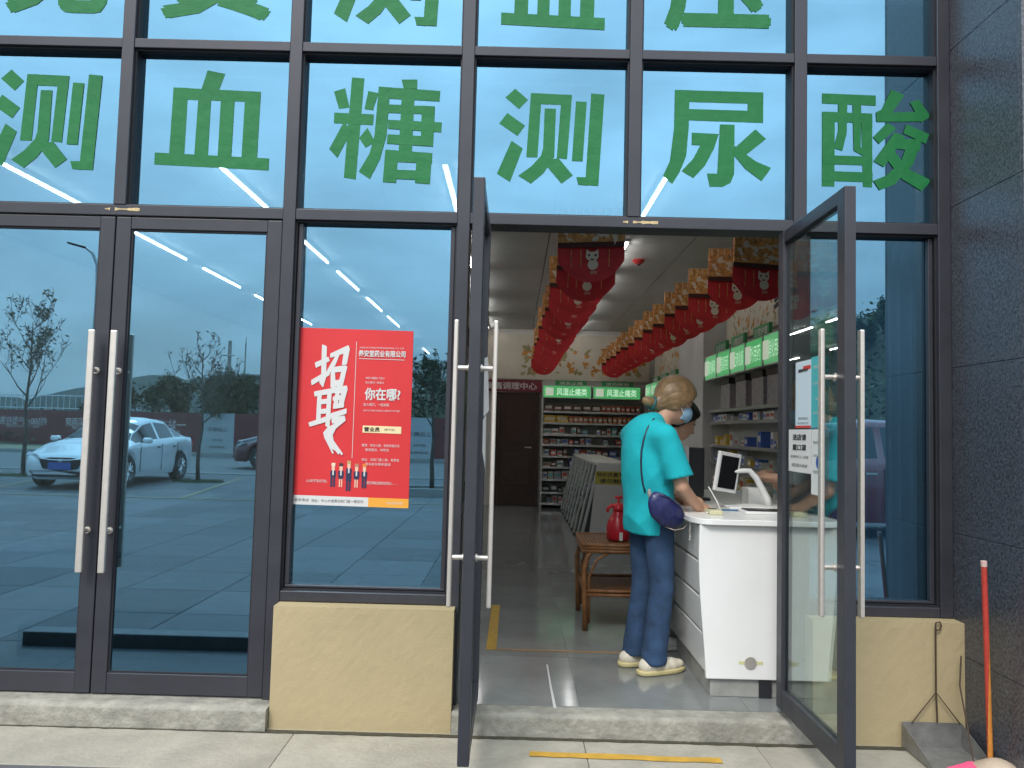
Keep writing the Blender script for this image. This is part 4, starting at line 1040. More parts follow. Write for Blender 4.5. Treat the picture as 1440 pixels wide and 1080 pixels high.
p3, M3, _ = person((1.96, 1.20, FZ+.12), 185, 'person in black seated behind the counter, hand beside the screen', pm('black_cotton', (.015, .015, .017), .85), pm('black_trousers', (.012, .012, .014), .85), HAIRK, PLB, head=(.10, 0, 1.14), nod=.3, seated=True, arms=arms3, gender_hair=False, res=.013)
st = empty('stool', (1.96, 1.20, FZ), 'dark round stool behind the counter', 'stool')
MB().lathe([(.17, .46), (.18, .475), (.18, .50), (.16, .515)], (1.96, 1.20, 0), 20).build('seat', PLB, st)
for a in range(4):
    c, s = math.cos(a*math.pi/2+.78), math.sin(a*math.pi/2+.78)
    MB().tube([(1.96+.12*c, 1.20+.12*s, .465), (1.96+.19*c, 1.20+.19*s, FZ+.001)], .012, 8).build('leg', STEEL, st)

# shoulder bag worn across the back
NAVY = pm('navy_leather', (.022, .026, .105), .32, var=.2, vs=14, bump=.25, bs=60)
bag = empty('shoulder_bag', (.82, .40, .90), 'navy crescent shoulder bag hanging at the hip of the person in teal', 'bag')
Rb = np.array(Matrix.Rotation(R(22), 3, 'Z') @ Matrix.Rotation(R(36), 3, 'Y'))
def f_bag(P):
    q = (P-np.array((.812, .400, 1.005))) @ Rb
    d = dell(q, (0, 0, -.008), (.120, .046, .092))
    d = np.maximum(d, q[:, 2]-.045+1.6*q[:, 0]**2)
    return d+.0022*np.sin(70*q[:, 0]+40*q[:, 2])*np.sin(55*q[:, 2]-20*q[:, 0])
sdf_build('body', f_bag, (.66, .28, .86), (.98, .52, 1.14), .006, NAVY, bag)
mb = MB(); bw = lambda x, y, z: tuple(np.array((.812, .400, 1.005)) + Rb @ np.array((x, y, z)))
mb.tube([bw(-.10, -.036, .018), bw(-.05, -.043, .030), bw(0, -.045, .033), bw(.05, -.043, .030), bw(.10, -.036, .018)], .0028, 6).build('zip', pm('zip_dark', (.05, .05, .09), .4, .5), bag, smooth=True)
sp_pts = [(.800, .60, 1.455), (.745, .535, 1.462), (.700, .475, 1.41), (.672, .440, 1.30), (.678, .412, 1.20), (.695, .398, 1.12), (.715, .392, 1.06)]
Mi = M1.inverted()
def on_shirt(x, z, y0=.2, off=.004):
    ys = np.arange(y0, .8, .003); L_ = np.array([tuple(Mi @ Vector((x, y, z))) for y in ys]); ins = np.argwhere(shirt1(L_) < 0)
    return (x, float(ys[ins[0][0]])-off if len(ins) else .45, z)
sp_pts = [(.80, .60, 1.465), (.755, .52, 1.470)] + [on_shirt(x, z) for x, z in ((.715, 1.42), (.695, 1.36), (.684, 1.30), (.682, 1.24), (.686, 1.18), (.695, 1.12), (.708, 1.075))]
sp_pts[0] = (.79, sp_pts[1][1]+.05, 1.463)
MB().tube(sp_pts, .0055, 6).build('strap', pm('dark_strap', (.02, .03, .06), .5), bag, smooth=True)
MB().tube([(.90, .385, .965), (.935, .42, .955), (.945, .50, .97)], .0055, 6).build('strap', pm('dark_strap', (.02, .03, .06)), bag, smooth=True)
mb = MB(); mb.tube([(.712, .386, 1.085), (.722, .386, 1.055)], .012, 8); mb.tube([(.713, .384, 1.10), (.713, .384, 1.08)], .008, 8); mb.build('buckle', STEEL, bag)
mb = MB()
for k in range(9): mb.tube([(.925+.002*math.sin(k*2), .372, .965-k*.014), (.925+.002*math.sin(k*2+2), .372, .955-k*.014)], .006, 6)
mb.build('chain', STEEL, bag, kind='stuff')
mb = MB(); mb.tube([(.80, .375, .905), (.845, .365, .892), (.89, .365, .902), (.92, .368, .935)], .0025, 6).build('lower_chain', pm('chain_dull', (.35, .28, .24), .4, .8), bag, smooth=True)

# ================================================================== POSTER AND NOTICES
PRED = pm('poster_red', (.62, .026, .030), .55, var=.04, vs=4)
PY = GY-.004
po = empty('recruitment_poster', (-.79, PY, 1.005), 'red recruitment poster with white brush characters on the window', 'poster')
mb = MB(); nx_, nz_ = 8, 8
c00, c10, c11, c01 = (-1.078, 1.006), (-.503, 1.000), (-.507, 1.860), (-1.070, 1.865)
def pq(u, v):
    x = (c00[0]*(1-u)+c10[0]*u)*(1-v)+(c01[0]*(1-u)+c11[0]*u)*v; z = (c00[1]*(1-u)+c10[1]*u)*(1-v)+(c01[1]*(1-u)+c11[1]*u)*v
    return x, z
V = []
for j in range(nz_+1):
    for i in range(nx_+1):
        x, z = pq(i/nx_, j/nz_); V.append((x, PY+.0006*math.sin(i*1.3+j), z))
F = [(j*9+i, j*9+i+1, (j+1)*9+i+1, (j+1)*9+i) for j in range(8) for i in range(8)]
mb.add(V, F); mb.add([(x, y+.0008, z) for x, y, z in V], [f[::-1] for f in F])
mb.build('sheet', PRED, po)
def pz(u, v, dy=.002): x, z = pq(u, v); return (x, PY-dy, z)
def quad(mb, u0, u1, v0, v1, dy=.0018, sk=0.): mb.add([pz(u0, v0, dy), pz(u1, v0, dy), pz(u1+sk, v1, dy), pz(u0+sk, v1, dy)], [(0, 1, 2, 3)]); return mb
quad(MB(), 0, .66, .0, .052).build('white_footer', WHITEP, po)
quad(MB(), .66, 1, .0, .052, .0021).build('orange_footer', pm('print_orange', (.8, .36, .04), .6), po)
quad(MB(), .59, .92, .415, .455).build('beige_strip', pm('print_beige', (.8, .66, .38), .6), po)
# brush-written title as layered strokes (u, v in poster space)
BR = [[(.16,.80),(.27,.835),(.28,.815),(.17,.775)], [(.215,.905),(.25,.895),(.255,.72),(.235,.665),(.205,.69),(.22,.72)], [(.135,.70),(.29,.765),(.285,.735),(.14,.675)],
      [(.29,.855),(.44,.905),(.45,.885),(.43,.80),(.395,.795),(.405,.862),(.29,.835)], [(.34,.85),(.365,.855),(.33,.79),(.285,.745),(.27,.762)],
      [(.30,.775),(.325,.78),(.345,.655),(.305,.665)], [(.30,.775),(.425,.79),(.43,.762),(.31,.75)], [(.40,.785),(.435,.785),(.40,.665),(.37,.68)], [(.325,.70),(.41,.712),(.405,.685),(.325,.67)],
      [(.165,.635),(.335,.66),(.335,.635),(.17,.612)], [(.195,.635),(.225,.64),(.225,.48),(.195,.475)], [(.28,.645),(.31,.648),(.305,.42),(.275,.44)], [(.215,.59),(.29,.597),(.29,.575),(.215,.568)],
      [(.215,.535),(.29,.542),(.29,.52),(.215,.513)], [(.13,.455),(.31,.505),(.31,.478),(.14,.43)], [(.32,.66),(.44,.675),(.445,.655),(.41,.555),(.375,.56),(.40,.635),(.325,.635)], [(.36,.69),(.39,.69),(.365,.56),(.335,.555)],
      [(.33,.61),(.415,.622),(.412,.60),(.33,.59)], [(.335,.568),(.42,.578),(.42,.556),(.335,.545)], [(.315,.515),(.445,.545),(.445,.52),(.315,.49)], [(.35,.515),(.385,.52),(.37,.485),(.335,.48)],
      [(.325,.49),(.43,.505),(.44,.48),(.36,.42),(.335,.37),(.35,.30),(.375,.25),(.33,.27),(.275,.34),(.26,.385),(.29,.42),(.37,.465),(.33,.46)],
      [(.29,.33),(.305,.345),(.40,.235),(.395,.225)], [(.265,.36),(.28,.35),(.35,.235),(.345,.228)], [(.31,.34),(.33,.345),(.43,.228),(.42,.222)]]
mb = MB()
for i, s in enumerate(BR):
    for q, (du, dv) in enumerate(((-.004, 0), (.004, .0), (0, .003), (0, -.003))): mb.add([pz(u+du, v+dv, .0022+i*.00008+q*.00002) for u, v in [(a_, b_ if b_ > .47 else .47-(.47-b_)*.74) for a_, b_ in s]], [tuple(range(len(s)))])
mb.build('brush_title', WHITEP, po)
mb = MB(); quad(mb, .508, .512, .27, .93); quad(mb, .535, .93, .832, .835); mb.build('rules', WHITEP, po)
mb = MB()
def ptx(body, u, v, w, h, bold=0.): text(mb, body, pz(u, v, .002), w=w*.57, h=h*.86, bold=bold)
ptx('养安堂药业有限公司', .735, .865, .40, .036, .03); ptx('YANG AN TANG PHARMACEUTICAL CO., LTD', .73, .897, .38, .010)
ptx('WE NEED YOU', .68, .725, .16, .012); ptx('加入我们一起奋斗', .68, .70, .16, .014)
ptx('你在哪?', .75, .635, .30, .066, .03); ptx('加入我们，一起启航', .70, .575, .22, .018); ptx('JOIN US AND CREATE A BRIGHT FUTURE', .745, .54, .31, .012)
ptx('要求：责任心强，有经验者优先', .75, .345, .32, .016); ptx('薪资面议，包吃住', .72, .32, .20, .016); ptx('地址：沿街门面二楼，有意者', .75, .265, .32, .016); ptx('请与店长联系面谈', .73, .24, .22, .016)
ptx('心动不如行动，', .22, .135, .18, .018); ptx('我们的舞台期待您的加入……', .77, .135, .26, .018); ptx('欢迎您的加盟', .88, .026, .14, .014)
mb.build('white_lettering', WHITEP, po, kind='stuff')
mb = MB(); ptx('营业员', .67, .435, .13, .024, .03); ptx('(若干名)', .82, .435, .09, .014); ptx('联系电话', .10, .026, .12, .016); ptx('地址：中心大道旁沿街门面一楼店内', .40, .026, .44, .018)
mb.build('dark_lettering', INK, po, kind='stuff')
NAVYP = pm('print_navy', (.02, .025, .07), .6); SKINP = pm('print_skin', (.75, .5, .36), .6); HAIRP = [pm('print_hair_%d' % k, c, .6) for k, c in enumerate(((.75, .6, .45), (.05, .03, .03), (.5, .3, .12), (.45, .2, .12), (.7, .22, .04)))]
for k in range(5):
    u = .355+k*.066; v0 = .105 if k != 2 else .085; skirt = k in (1, 3); top = .235 if k != 2 else .25
    q = MB(); quad(q, u-.024, u+.024, v0+.055, top-.04, .0020); 
    if skirt: quad(q, u-.019, u+.019, v0+.045, v0+.06, .0021)
    else:
        quad(q, u-.020, u-.003, v0, v0+.06, .0021); quad(q, u+.003, u+.020, v0, v0+.06, .0021)
    fo = q.build('printed_figure', NAVYP, po)
    q = MB(); quad(q, u-.013, u+.013, top-.038, top-.005, .0023)
    if skirt: quad(q, u-.014, u-.004, v0, v0+.045, .0022); quad(q, u+.004, u+.014, v0, v0+.045, .0022)
    q.build('printed_skin', SKINP, fo)
    quad(MB(), u-.016, u+.016, top-.014, top+.004, .0025).build('printed_hair', HAIRP[k], fo)
    quad(MB(), u-.006, u+.006, top-.065, top-.038, .0025).build('printed_shirt', WHITEP, fo)

# notices on the open right leaf (on its near face)
NX = 1.292-.0335+.013
def notice(y_far, y_near, z0, z1, mat, label, kind):
    n_ = empty('taped_notice', (NX, (y_far+y_near)/2, z0), label, 'notice')
    MB().box(NX-.0012, NX-.0002, y_near, y_far, z0, z1).build('sheet', mat, n_)
    cy = (y_far+y_near)/2; w = y_far-y_near; h = z1-z0; mb = MB(); x = NX-.0015
    tl = lambda b, dv, ww, hh, bold=0.: text(mb, b, (x, cy, z0+h*dv), w=w*ww, h=h*hh, M=M_LEFT, bold=bold)
    if kind == 'health':
        tl('健康码出示', .86, .62, .05, .03); tl('请扫码登记', .14, .6, .04); tl('配合防疫工作', .07, .7, .03)
    elif kind == 'teal':
        tl('佩戴口罩', .85, .6, .05); tl('进店请测温', .62, .7, .04); tl('一米线', .4, .5, .05); tl('保持距离', .2, .6, .04)
    elif kind == 'mask':
        tl('进店请', .82, .6, .14, .03); tl('戴口罩', .58, .6, .14, .03); tl('疫情防控人人有责', .36, .8, .07); tl('请您配合谢谢', .16, .7, .08)
    else:
        tl('营业时间', .8, .6, .05); tl('八点至二十点', .6, .7, .04); tl('安全须知', .35, .6, .05)
    mb.build('lettering', INK if kind != 'teal' else WHITEP, n_)
    if kind == 'health':
        m2 = MB(); m2.box(NX-.0016, NX-.0013, y_near+w*.02, y_near+w*.5, z0+h*.86, z0+h*.92); m2.build('red_heading', pm('print_red', (.6, .05, .04), .6), n_)
        MB().box(NX-.0016, NX-.0013, y_near, y_far, z0, z0+h*.035).build('red_footer', pm('print_red', (.6, .05, .04)), n_)
    if kind == 'plain':
        MB().add([(NX-.0017, cy-.02+.028*math.cos(a), z0+h*.5+.028*math.sin(a)) for a in [k*math.pi/8 for k in range(16)]], [tuple(range(16))]).build('blue_seal', pm('print_blue', (.03, .08, .35), .6), n_)
notice(-.19, -.375, 1.432, 1.728, pm('paper_pale_blue', (.58, .70, .76), .6), 'pale blue notice with red footer taped on the open right door', 'health')
notice(-.377, -.50, 1.435, 1.735, pm('paper_teal', (.06, .42, .44), .6), 'teal notice taped beside the handle on the open right door', 'teal')
notice(-.105, -.375, 1.235, 1.425, pm('paper_white', (.66, .66, .64), .6), 'white notice in black print, lowest on the left of the open right door', 'mask')
notice(-.38, -.50, 1.15, 1.425, pm('paper_offwhite', (.66, .68, .66), .6), 'white notice with a round blue seal on the open right door', 'plain')
# torn paper and scrap on the open left leaf
mb = MB(); x = -.130
mb.add([(x, -.56, 1.68), (x+.012, -.52, 1.69), (x+.02, -.45, 1.47), (x, -.50, 1.44), (x, -.55, 1.55)], [(0, 1, 2, 3, 4)]); mb.add([(x, -.55, 1.43), (x+.01, -.50, 1.45), (x+.012, -.47, 1.22), (x, -.53, 1.30)], [(0, 1, 2, 3)])
mb.build('torn_paper', WHITEP, label='torn white paper left on the edge-on open door', cat='paper')

# ================================================================== BROOM AND DUSTPAN
br = empty('broom', (2.03, -.34, 0), 'broom with red and orange handle leaning on the granite pier', 'broom')
pA, pB = Vector((2.045, -.34, .05)), Vector((1.990, -.40, .868))
bm1 = pm('handle_red', (.45, .05, .035), .4, var=.15, vs=30); bm2 = pm('handle_orange', (.58, .23, .045), .4, var=.15, vs=30)
N = 30
for nm, mat, off in (('handle_wrap_red', bm1, 0.), ('handle_wrap_orange', bm2, math.pi)):
    mb = MB(); V = []
    for k in range(N*2+1):
        p = pA.lerp(pB, k/(N*2)); 
        for j in range(7):
            a = off+k*.055+math.pi*j/6; V.append((p.x+.0115*math.cos(a), p.y+.0115*math.sin(a), p.z))
    mb.add(V, [(k*7+j, k*7+j+1, (k+1)*7+j+1, (k+1)*7+j) for k in range(N*2) for j in range(6)])
    mb.build(nm, mat, br, smooth=True)
MB().tube([pB, pB+Vector((-.0015, -.0015, .022))], .0125, 12).build('end_cap', pm('cap_pink', (.6, .42, .38), .5), br)
hc_ = pm('broom_head_cream', (.46, .37, .28), .6, var=.1, vs=10)
mb = MB(); mb.lathe([(.02, .085), (.05, .075), (.11, .045), (.125, .028)], (2.03, -.42, 0), 18); 
mb.v = [(2.03+(x-2.03)*.9, -.42+(y+.42)*.85, z) for x, y, z in mb.v]
mb.build('head', hc_, br, smooth=True)
PINK = pm('pink_bristle', (.75, .10, .22), .6, var=.2, vs=40)
mb = MB(); r = random.Random(2)
for k in range(420):
    a = r.uniform(0, 6.28); q = r.uniform(.3, 1)**.6; x, y = 2.03+.10*q*math.cos(a), -.42+.095*q*math.sin(a)
    x2, y2 = x+.035*math.cos(a)+r.uniform(-.02, .01)-.02, y+.03*math.sin(a)+r.uniform(-.02, .0)
    mb.tube([(x, y, .045), (x2, y2, .004)], .0016, 3, cap=False)
for k in range(260):                                   # swept bristles at the left side
    y = -.42+r.uniform(-.09, .06); mb.tube([(1.945+r.uniform(-.01, .01), y, .05), (1.845+r.uniform(-.02, .02), y-.01+r.uniform(-.02, .02), .008+r.uniform(0, .02))], .0016, 3, cap=False)
mb.build('bristles', PINK, br, kind='stuff')
dp = empty('dustpan', (1.93, -.20, 0), 'grey metal dustpan with a thin wire handle against the low wall', 'dustpan')
TIN = pm('dull_tin', (.26, .26, .25), .45, .5, var=.25, vs=14, dirt=.4)
a0, a1, b0, b1 = 1.79, 2.06, -.36, -.10
mb = MB(); t = .002
mb.box(a0, a1, b0, b1, .003, .006); mb.box(a0, a1, b1-t, b1, .0062, .115)
for xx in (a0, a1-t):
    mb.add([(xx, b0, .0062), (xx+t, b0, .0062), (xx+t, b1-t, .0062), (xx, b1-t, .0062), (xx, b0, .02), (xx+t, b0, .02), (xx+t, b1-t, .114), (xx, b1-t, .114)], [(0,3,2,1),(4,5,6,7),(0,1,5,4),(1,2,6,5),(2,3,7,6),(3,0,4,7)])
mb.build('pan', TIN, dp)
WIRE = pm('rusty_wire', (.07, .045, .03), .6, .4)
MB().tube([(1.945, -.101, .54), (1.947, -.10, .56), (1.965, -.10, .565), (1.972, -.10, .548), (1.965, -.10, .53), (1.945, -.101, .525)], .0035, 6).build('hook', WIRE, dp)
MB().tube([(1.945, -.101, .54), (1.943, -.105, .25), (1.945, -.112, .12)], .0038, 6).build('handle_wire', WIRE, dp)
MB().tube([(1.83, -.11, .113), (1.943, -.105, .25), (2.05, -.11, .113)], .0030, 6).build('brace', WIRE, dp)
MB().tube([(1.97, -.36, .012), (2.02, -.16, .30), (2.05, -.12, .42)], .0035, 6).build('brace', WIRE, dp)

# ================================================================== ACROSS THE PLAZA (seen in the pane reflections)
def interp(t, pts):
    for (a, va), (b, vb) in zip(pts, pts[1:]):
        if t <= b:
            k = max(0, min(1, (t-a)/(b-a))); k = k*k*(3-2*k)*.5+k*.5; return va+(vb-va)*k
    return pts[-1][1]
CARGLASS = pm('car_glass', (.012, .016, .018), .06, spec=.8); TYRE = pm('tyre_rubber', (.014, .014, .015), .8); CHROME = pm('chrome', (.7, .7, .7), .12, 1.)
LAMP = pm('lamp_lens', (.55, .58, .6), .1, coat=1.); REARL = pm('rear_lens', (.35, .02, .02), .15); UNDER = pm('underbody', (.01, .01, .01), .9); PLATE = pm('plate_blue', (.03, .09, .34), .4)
def car(loc, heading, paint, label, suv=False, name='parked_car'):
    root = empty(name, (0, 0, 0), label, 'car')
    L = 4.6; Hs = 1.12 if suv else 1.0
    top = [(0, .58), (.10, .70), (.9, .90), (1.25, .97), (1.62, 1.20), (2.05, 1.41), (2.5, 1.47), (3.1, 1.44), (3.6, 1.28), (4.0, 1.10), (4.45, 1.04), (4.6, .80)]
    if suv: top = [(0, .66), (.08, .80), (.9, .96), (1.2, 1.02), (1.6, 1.27), (1.95, 1.44), (2.4, 1.50), (3.5, 1.46), (4.1, 1.36), (4.45, 1.05), (4.55, .95), (4.6, .75)]
    belt = [(0, .56), (.12, .66), (1.2, .90), (2.5, .95), (3.9, 1.02), (4.45, 1.0), (4.6, .78)]
    hw = [(0, .55), (.12, .74), (.4, .84), (.9, .89), (2.3, .90), (3.7, .89), (4.3, .84), (4.5, .76), (4.6, .66)]
    bot = [(0, .30), (.15, .22), (.6, .20), (4.0, .20), (4.45, .26), (4.6, .36)]
    wb = (.90, 3.58); wr = .33*Hs
    n = 93; secs = []
    for i in range(n):
        u = L*i/(n-1); w = interp(u, hw); zt = interp(u, top)*Hs; zb = interp(u, belt)*Hs; z0 = interp(u, bot)*Hs
        for c in wb:
            if abs(u-c) < wr+.05: z0 = max(z0, wr+math.sqrt(max((wr+.05)**2-(u-c)**2, 0))-.01)
        zb = min(zb, zt-.012)
        cab = max(0, min(1, (zt-zb)/.28))
        x = L/2-u
        zm = z0+(zb-z0)*.55
        rw = (w-.05)*(1-cab)*.86+cab*(.60 if not suv else .63)
        re = zt-.012-.055*cab
        half = [(w-.05, z0), (w-.008, z0+(zm-z0)*.4), (w, zm), (w-.012, zm+(zb-zm)*.65), (w-.045, zb), (w-.075-(w-.075-rw)*.10, zb+(re-zb)*.10), (rw+(w-.075-rw)*.10, zb+(re-zb)*.90), (rw, re), (rw*.7, zt-.010*(1-cab)-.008*cab), (rw*.35, zt-.002), (0, zt)]
        secs.append((x, u, cab, half))
    V = []; m = 21
    for x, u, cab, half in secs:
        V += [(x, -y, z) for y, z in half] + [(x, y, z) for y, z in reversed(half[:-1])]
    body = MB(); gl = MB(); bf = []; gf = {}
    for i in range(n-1):
        u = (secs[i][1]+secs[i+1][1])/2; cab = min(secs[i][2], secs[i+1][2])
        for k in range(m-1):
            f = (i*m+k, (i+1)*m+k, (i+1)*m+k+1, i*m+k+1)
            kk = min(k, m-2-k)
            side = kk == 5 and cab > .42 and not (2.42 < u < 2.50) and not (3.28 < u < 3.36 and not suv) and u < (4.0 if suv else 3.75)
            ws = kk in (7, 8, 9) and ((1.32 < u < 1.92) or ((4.12 < u < 4.42) if suv else (3.22 < u < 3.92)))
            if side: key = 'side_window'; 
            elif ws: key = 'windscreen' if u < 2.2 else 'rear_window'
            else: bf.append(f); continue
            gf.setdefault((key, (0 if u < 2.46 else (1 if u < 3.32 else 2)) if key == 'side_window' else 0, (k < 10) if key == 'side_window' else 0), []).append(f)
    body.add(V, bf); body.add([V[k] for k in range(m)], [tuple(range(m))]); body.add([V[(n-1)*m+k] for k in range(m)], [tuple(range(m-1, -1, -1))])
    bo = body.build('body', paint, root, smooth=True, org=(0, 0, 0), fix=True)
    for key, fs in gf.items():
        q = MB(); q.add(V, fs); o = q.build(key[0], CARGLASS, root, smooth=True, org=(0, 0, 0), fix=False)
        bm = bmesh.new(); bm.from_mesh(o.data); bmesh.ops.delete(bm, geom=[v for v in bm.verts if not v.link_faces], context='VERTS'); bmesh.ops.recalc_face_normals(bm, faces=bm.faces); bm.to_mesh(o.data); bm.free()
    MB().box(-L/2+.25, L/2-.25, -.74, .74, .24*Hs, .56*Hs).build('underbody', UNDER, root, org=(0, 0, 0))
    for c in wb:
        for s in (-1, 1):
            x = L/2-c; y = s*.80
            wh = empty('wheel', (x, y, wr), parent=root)
            MB().lathe([(wr*.62, -.10), (wr*.94, -.105), (wr, -.07), (wr, .07), (wr*.94, .105), (wr*.62, .10)], (x, y, wr), 28, axis='y').build('tyre', TYRE, wh, smooth=False)
            rim = MB().lathe([(wr*.64, s*.075), (wr*.60, s*.103), (wr*.56, s*.085), (wr*.54, s*.06)], (x, y, wr), 28, axis='y')
            for k in range(10):
                a = k*math.pi/5; ca, sa = math.cos(a), math.sin(a)
                rim.tube([(x+ca*wr*.10, y+s*.104, wr+sa*wr*.10), (x+ca*wr*.58, y+s*.098, wr+sa*wr*.58)], .016, 6)
            rim.build('rim', CHROME, wh)
    def patch(name, mat, pts, dx=.004):
        """small panel hugging the nose or tail: pts = (y, z) corners on the x surface"""
        q = MB(); vs = []
        for x, y, z in pts: vs.append((x, y, z))
        q.add(vs, [tuple(range(len(vs)))]); q.add([(x-.03*(1 if x > 0 else -1), y, z) for x, y, z in pts], [tuple(range(len(vs)-1, -1, -1))])
        nn = len(vs); q.add(vs+[(x-.03*(1 if x > 0 else -1), y, z) for x, y, z in pts], [(k, (k+1) % nn, nn+(k+1) % nn, nn+k) for k in range(nn)])
        return q.build(name, mat, root, org=(0, 0, 0), fix=True)
    xf = L/2
    g = patch('grille', UNDER, [(xf-.01+.02, -.42, .60*Hs), (xf+.03, -.20, .63*Hs), (xf+.035, .20, .63*Hs), (xf+.01, .42, .60*Hs), (xf+.02, .34, .42*Hs), (xf+.035, 0, .37*Hs), (xf+.02, -.34, .42*Hs)])
    MB().tube([(xf+.02, -.46, .615*Hs), (xf+.042, -.20, .585*Hs), (xf+.048, 0, .58*Hs), (xf+.042, .20, .585*Hs), (xf+.02, .46, .615*Hs)], .014, 8).lathe([(.045, .02), (.045, .045), (.01, .05)], (xf, 0, .56*Hs), 14, axis='x').build('badge_bar', CHROME, g, smooth=True)
    patch('lower_intake', UNDER, [(xf-.02, -.62, .36*Hs), (xf+.02, -.55, .37*Hs), (xf+.03, .55, .37*Hs), (xf-.02, .62, .36*Hs), (xf, .5, .27*Hs), (xf, -.5, .27*Hs)])
    patch('bumper', paint, [(xf-.03, -.60, .265*Hs), (xf+.035, -.40, .265*Hs), (xf+.035, .40, .265*Hs), (xf-.03, .60, .265*Hs), (xf-.06, .5, .20*Hs), (xf-.06, -.5, .20*Hs)])
    pl_ = MB().box(xf+.036, xf+.05, -.22, .22, .40*Hs, .54*Hs).build('number_plate', PLATE, root, org=(0, 0, 0))
    for s in (-1, 1):
        q = MB(); q.add([(xf-.03, s*.46, .62*Hs), (xf-.17, s*.775, .655*Hs), (xf-.42, s*.865, .735*Hs), (xf-.20, s*.74, .735*Hs), (xf-.04, s*.50, .69*Hs)], [(0, 1, 2, 3, 4)])
        q.v += [(x+.0, y-s*.05, z-.03) for x, y, z in q.v[:5]]; q.f.append((9, 8, 7, 6, 5)); q.mi.append(0)
        for k in range(5): q.f.append((k, (k+1) % 5, 5+(k+1) % 5, 5+k)); q.mi.append(0)
        q.build('headlight', LAMP, root, org=(0, 0, 0), fix=True)
        MB().box(-xf-.004, -xf+.14, s*.44, s*.76, .80*Hs, .93*Hs).build('tail_light', REARL, root, org=(0, 0, 0))
        mr = MB().cbox((xf-1.52, s*.98, .97*Hs), (.13, .19, .12)).build('wing_mirror', paint, root, org=(0, 0, 0), bevel=.04)
        MB().box(xf-1.51, xf-1.45, s*.88-.02, s*.88+.02, .92*Hs, .95*Hs).build('mirror_stem', UNDER, mr, org=(0, 0, 0))
        for xd in (xf-2.35, xf-3.2): MB().box(xd, xd+.16, s*.905-.008, s*.905+.008, .80*Hs, .825*Hs).build('door_handle', CHROME, root, org=(0, 0, 0))
        mb_ = MB()
        for xd, zz in ((xf-1.42, .9), (xf-2.46, .93), (xf-3.32, .96)): mb_.box(xd-.004, xd+.004, s*.897-.004, s*.897+.006, .30*Hs, zz*Hs-.06)
        mb_.build('door_gap', UNDER, root, org=(0, 0, 0))
    root.location = loc; root.rotation_euler.z = R(heading)
    return root
car((-8.85, -13.75, 0), 89, pm('white_car_paint', (.68, .69, .70), .25, coat=1., spec=.6), 'white sedan parked on the plaza, reflected in the closed doors')
car((-6.5, -21.4, -.03), 172, pm('maroon_car_paint', (.10, .012, .018), .25, coat=1.), 'dark maroon car on the road by the white hoarding panel, reflected', suv=True)
car((5.0, -7.95, 0), 180, pm('red_car_paint', (.16, .012, .018), .25, coat=1.), 'dark red car parked near, reflected low in the right window', suv=True)

# ---------------- trees
BARK = pm('bark', (.07, .055, .042), .9, var=.3, vs=12, bump=.5, bs=40)
LEAFS = [pm('leaf_%d' % k, c, .6, var=.3, vs=3) for k, c in enumerate(((.05, .085, .03), (.035, .065, .028), (.075, .10, .035), (.03, .05, .03)))]
def tree(loc, h, spread, label, leaves=260, leaf=.06, dense=False, seed=1, trunk=.055, group='young trees along the plaza edge', fork=.45, lean=0., nbr=7, lm=0):
    r = random.Random(seed); x, y, z = loc
    root = empty('young_tree' if not dense else 'bushy_tree', loc, label, 'tree', group)
    tr = MB(); tips = []
    trunk_top = Vector((x+lean, y, z+h*.93))
    base = Vector((x, y, z-.05))
    P = [base.lerp(trunk_top, k/7)+Vector((r.uniform(-.03, .03), r.uniform(-.03, .03), 0))*(k > 0) for k in range(8)]
    tr.tube(P, [trunk*(1-.85*k/7) for k in range(8)], 8)
    def branch(p, d, L, rad, lev):
        pts = [p]; q = p
        for k in range(3):
            d = (d+Vector((r.uniform(-.25, .25), r.uniform(-.25, .25), r.uniform(-.05, .28)))).normalized(); q = q+d*L/3; pts.append(q)
        tr.tube(pts, [max(rad*q, .005) for q in (1, .75, .5, .25)], 4, cap=False)
        tips.extend(pts[1:])
        if lev:
            for k in range(r.randint(2, 4)):
                s = pts[r.randint(1, 3)]; dd = (d+Vector((r.uniform(-.9, .9), r.uniform(-.9, .9), r.uniform(-.2, .7)))).normalized()
                branch(s, dd, L*r.uniform(.45, .7), rad*.5, lev-1)
    for k in range(nbr):
        t = fork+(1-fork)*k/nbr; p = base.lerp(trunk_top, t)
        a = k*2.4+r.uniform(-.4, .4); d = Vector((math.cos(a), math.sin(a), r.uniform(.55, 1.0))).normalized()
        branch(p, d, spread*(1.1-.5*k/nbr), trunk*.4*(1-.5*k/nbr), 2 if dense else 3)
    tr.build('trunk', BARK, root, smooth=True)
    cr_ = MB()
    for k in range(leaves):
        p = r.choice(tips)+Vector((r.gauss(0, 1), r.gauss(0, 1), r.gauss(0, .8)))*(spread*(.16 if dense else .05))
        a = Vector((r.uniform(-1, 1), r.uniform(-1, 1), r.uniform(-1, 1))).normalized(); b = a.orthogonal().normalized(); s = leaf*r.uniform(.6, 1.3)
        cr_.add([p-a*s, p-b*s*.5, p+a*s, p+b*s*.5], [(0, 1, 2, 3)], r.randrange(2))
    cr_.build('crown', [LEAFS[lm], LEAFS[(lm+1) % 4]], root)
    return root
tree((-11.75, -15.0, 0), 4.0, .95, 'thin tree with few leaves left of the white car, reflected', 900, .045, seed=3, nbr=9)
tree((-7.3, -14.4, 0), 3.25, .75, 'thin nearly bare tree behind the white car, reflected', 380, .034, seed=8, nbr=9)
tree((-1.72, -12.4, 0), 2.85, .70, 'thin tree beside the poster, reflected in the poster window', 420, .045, seed=14)
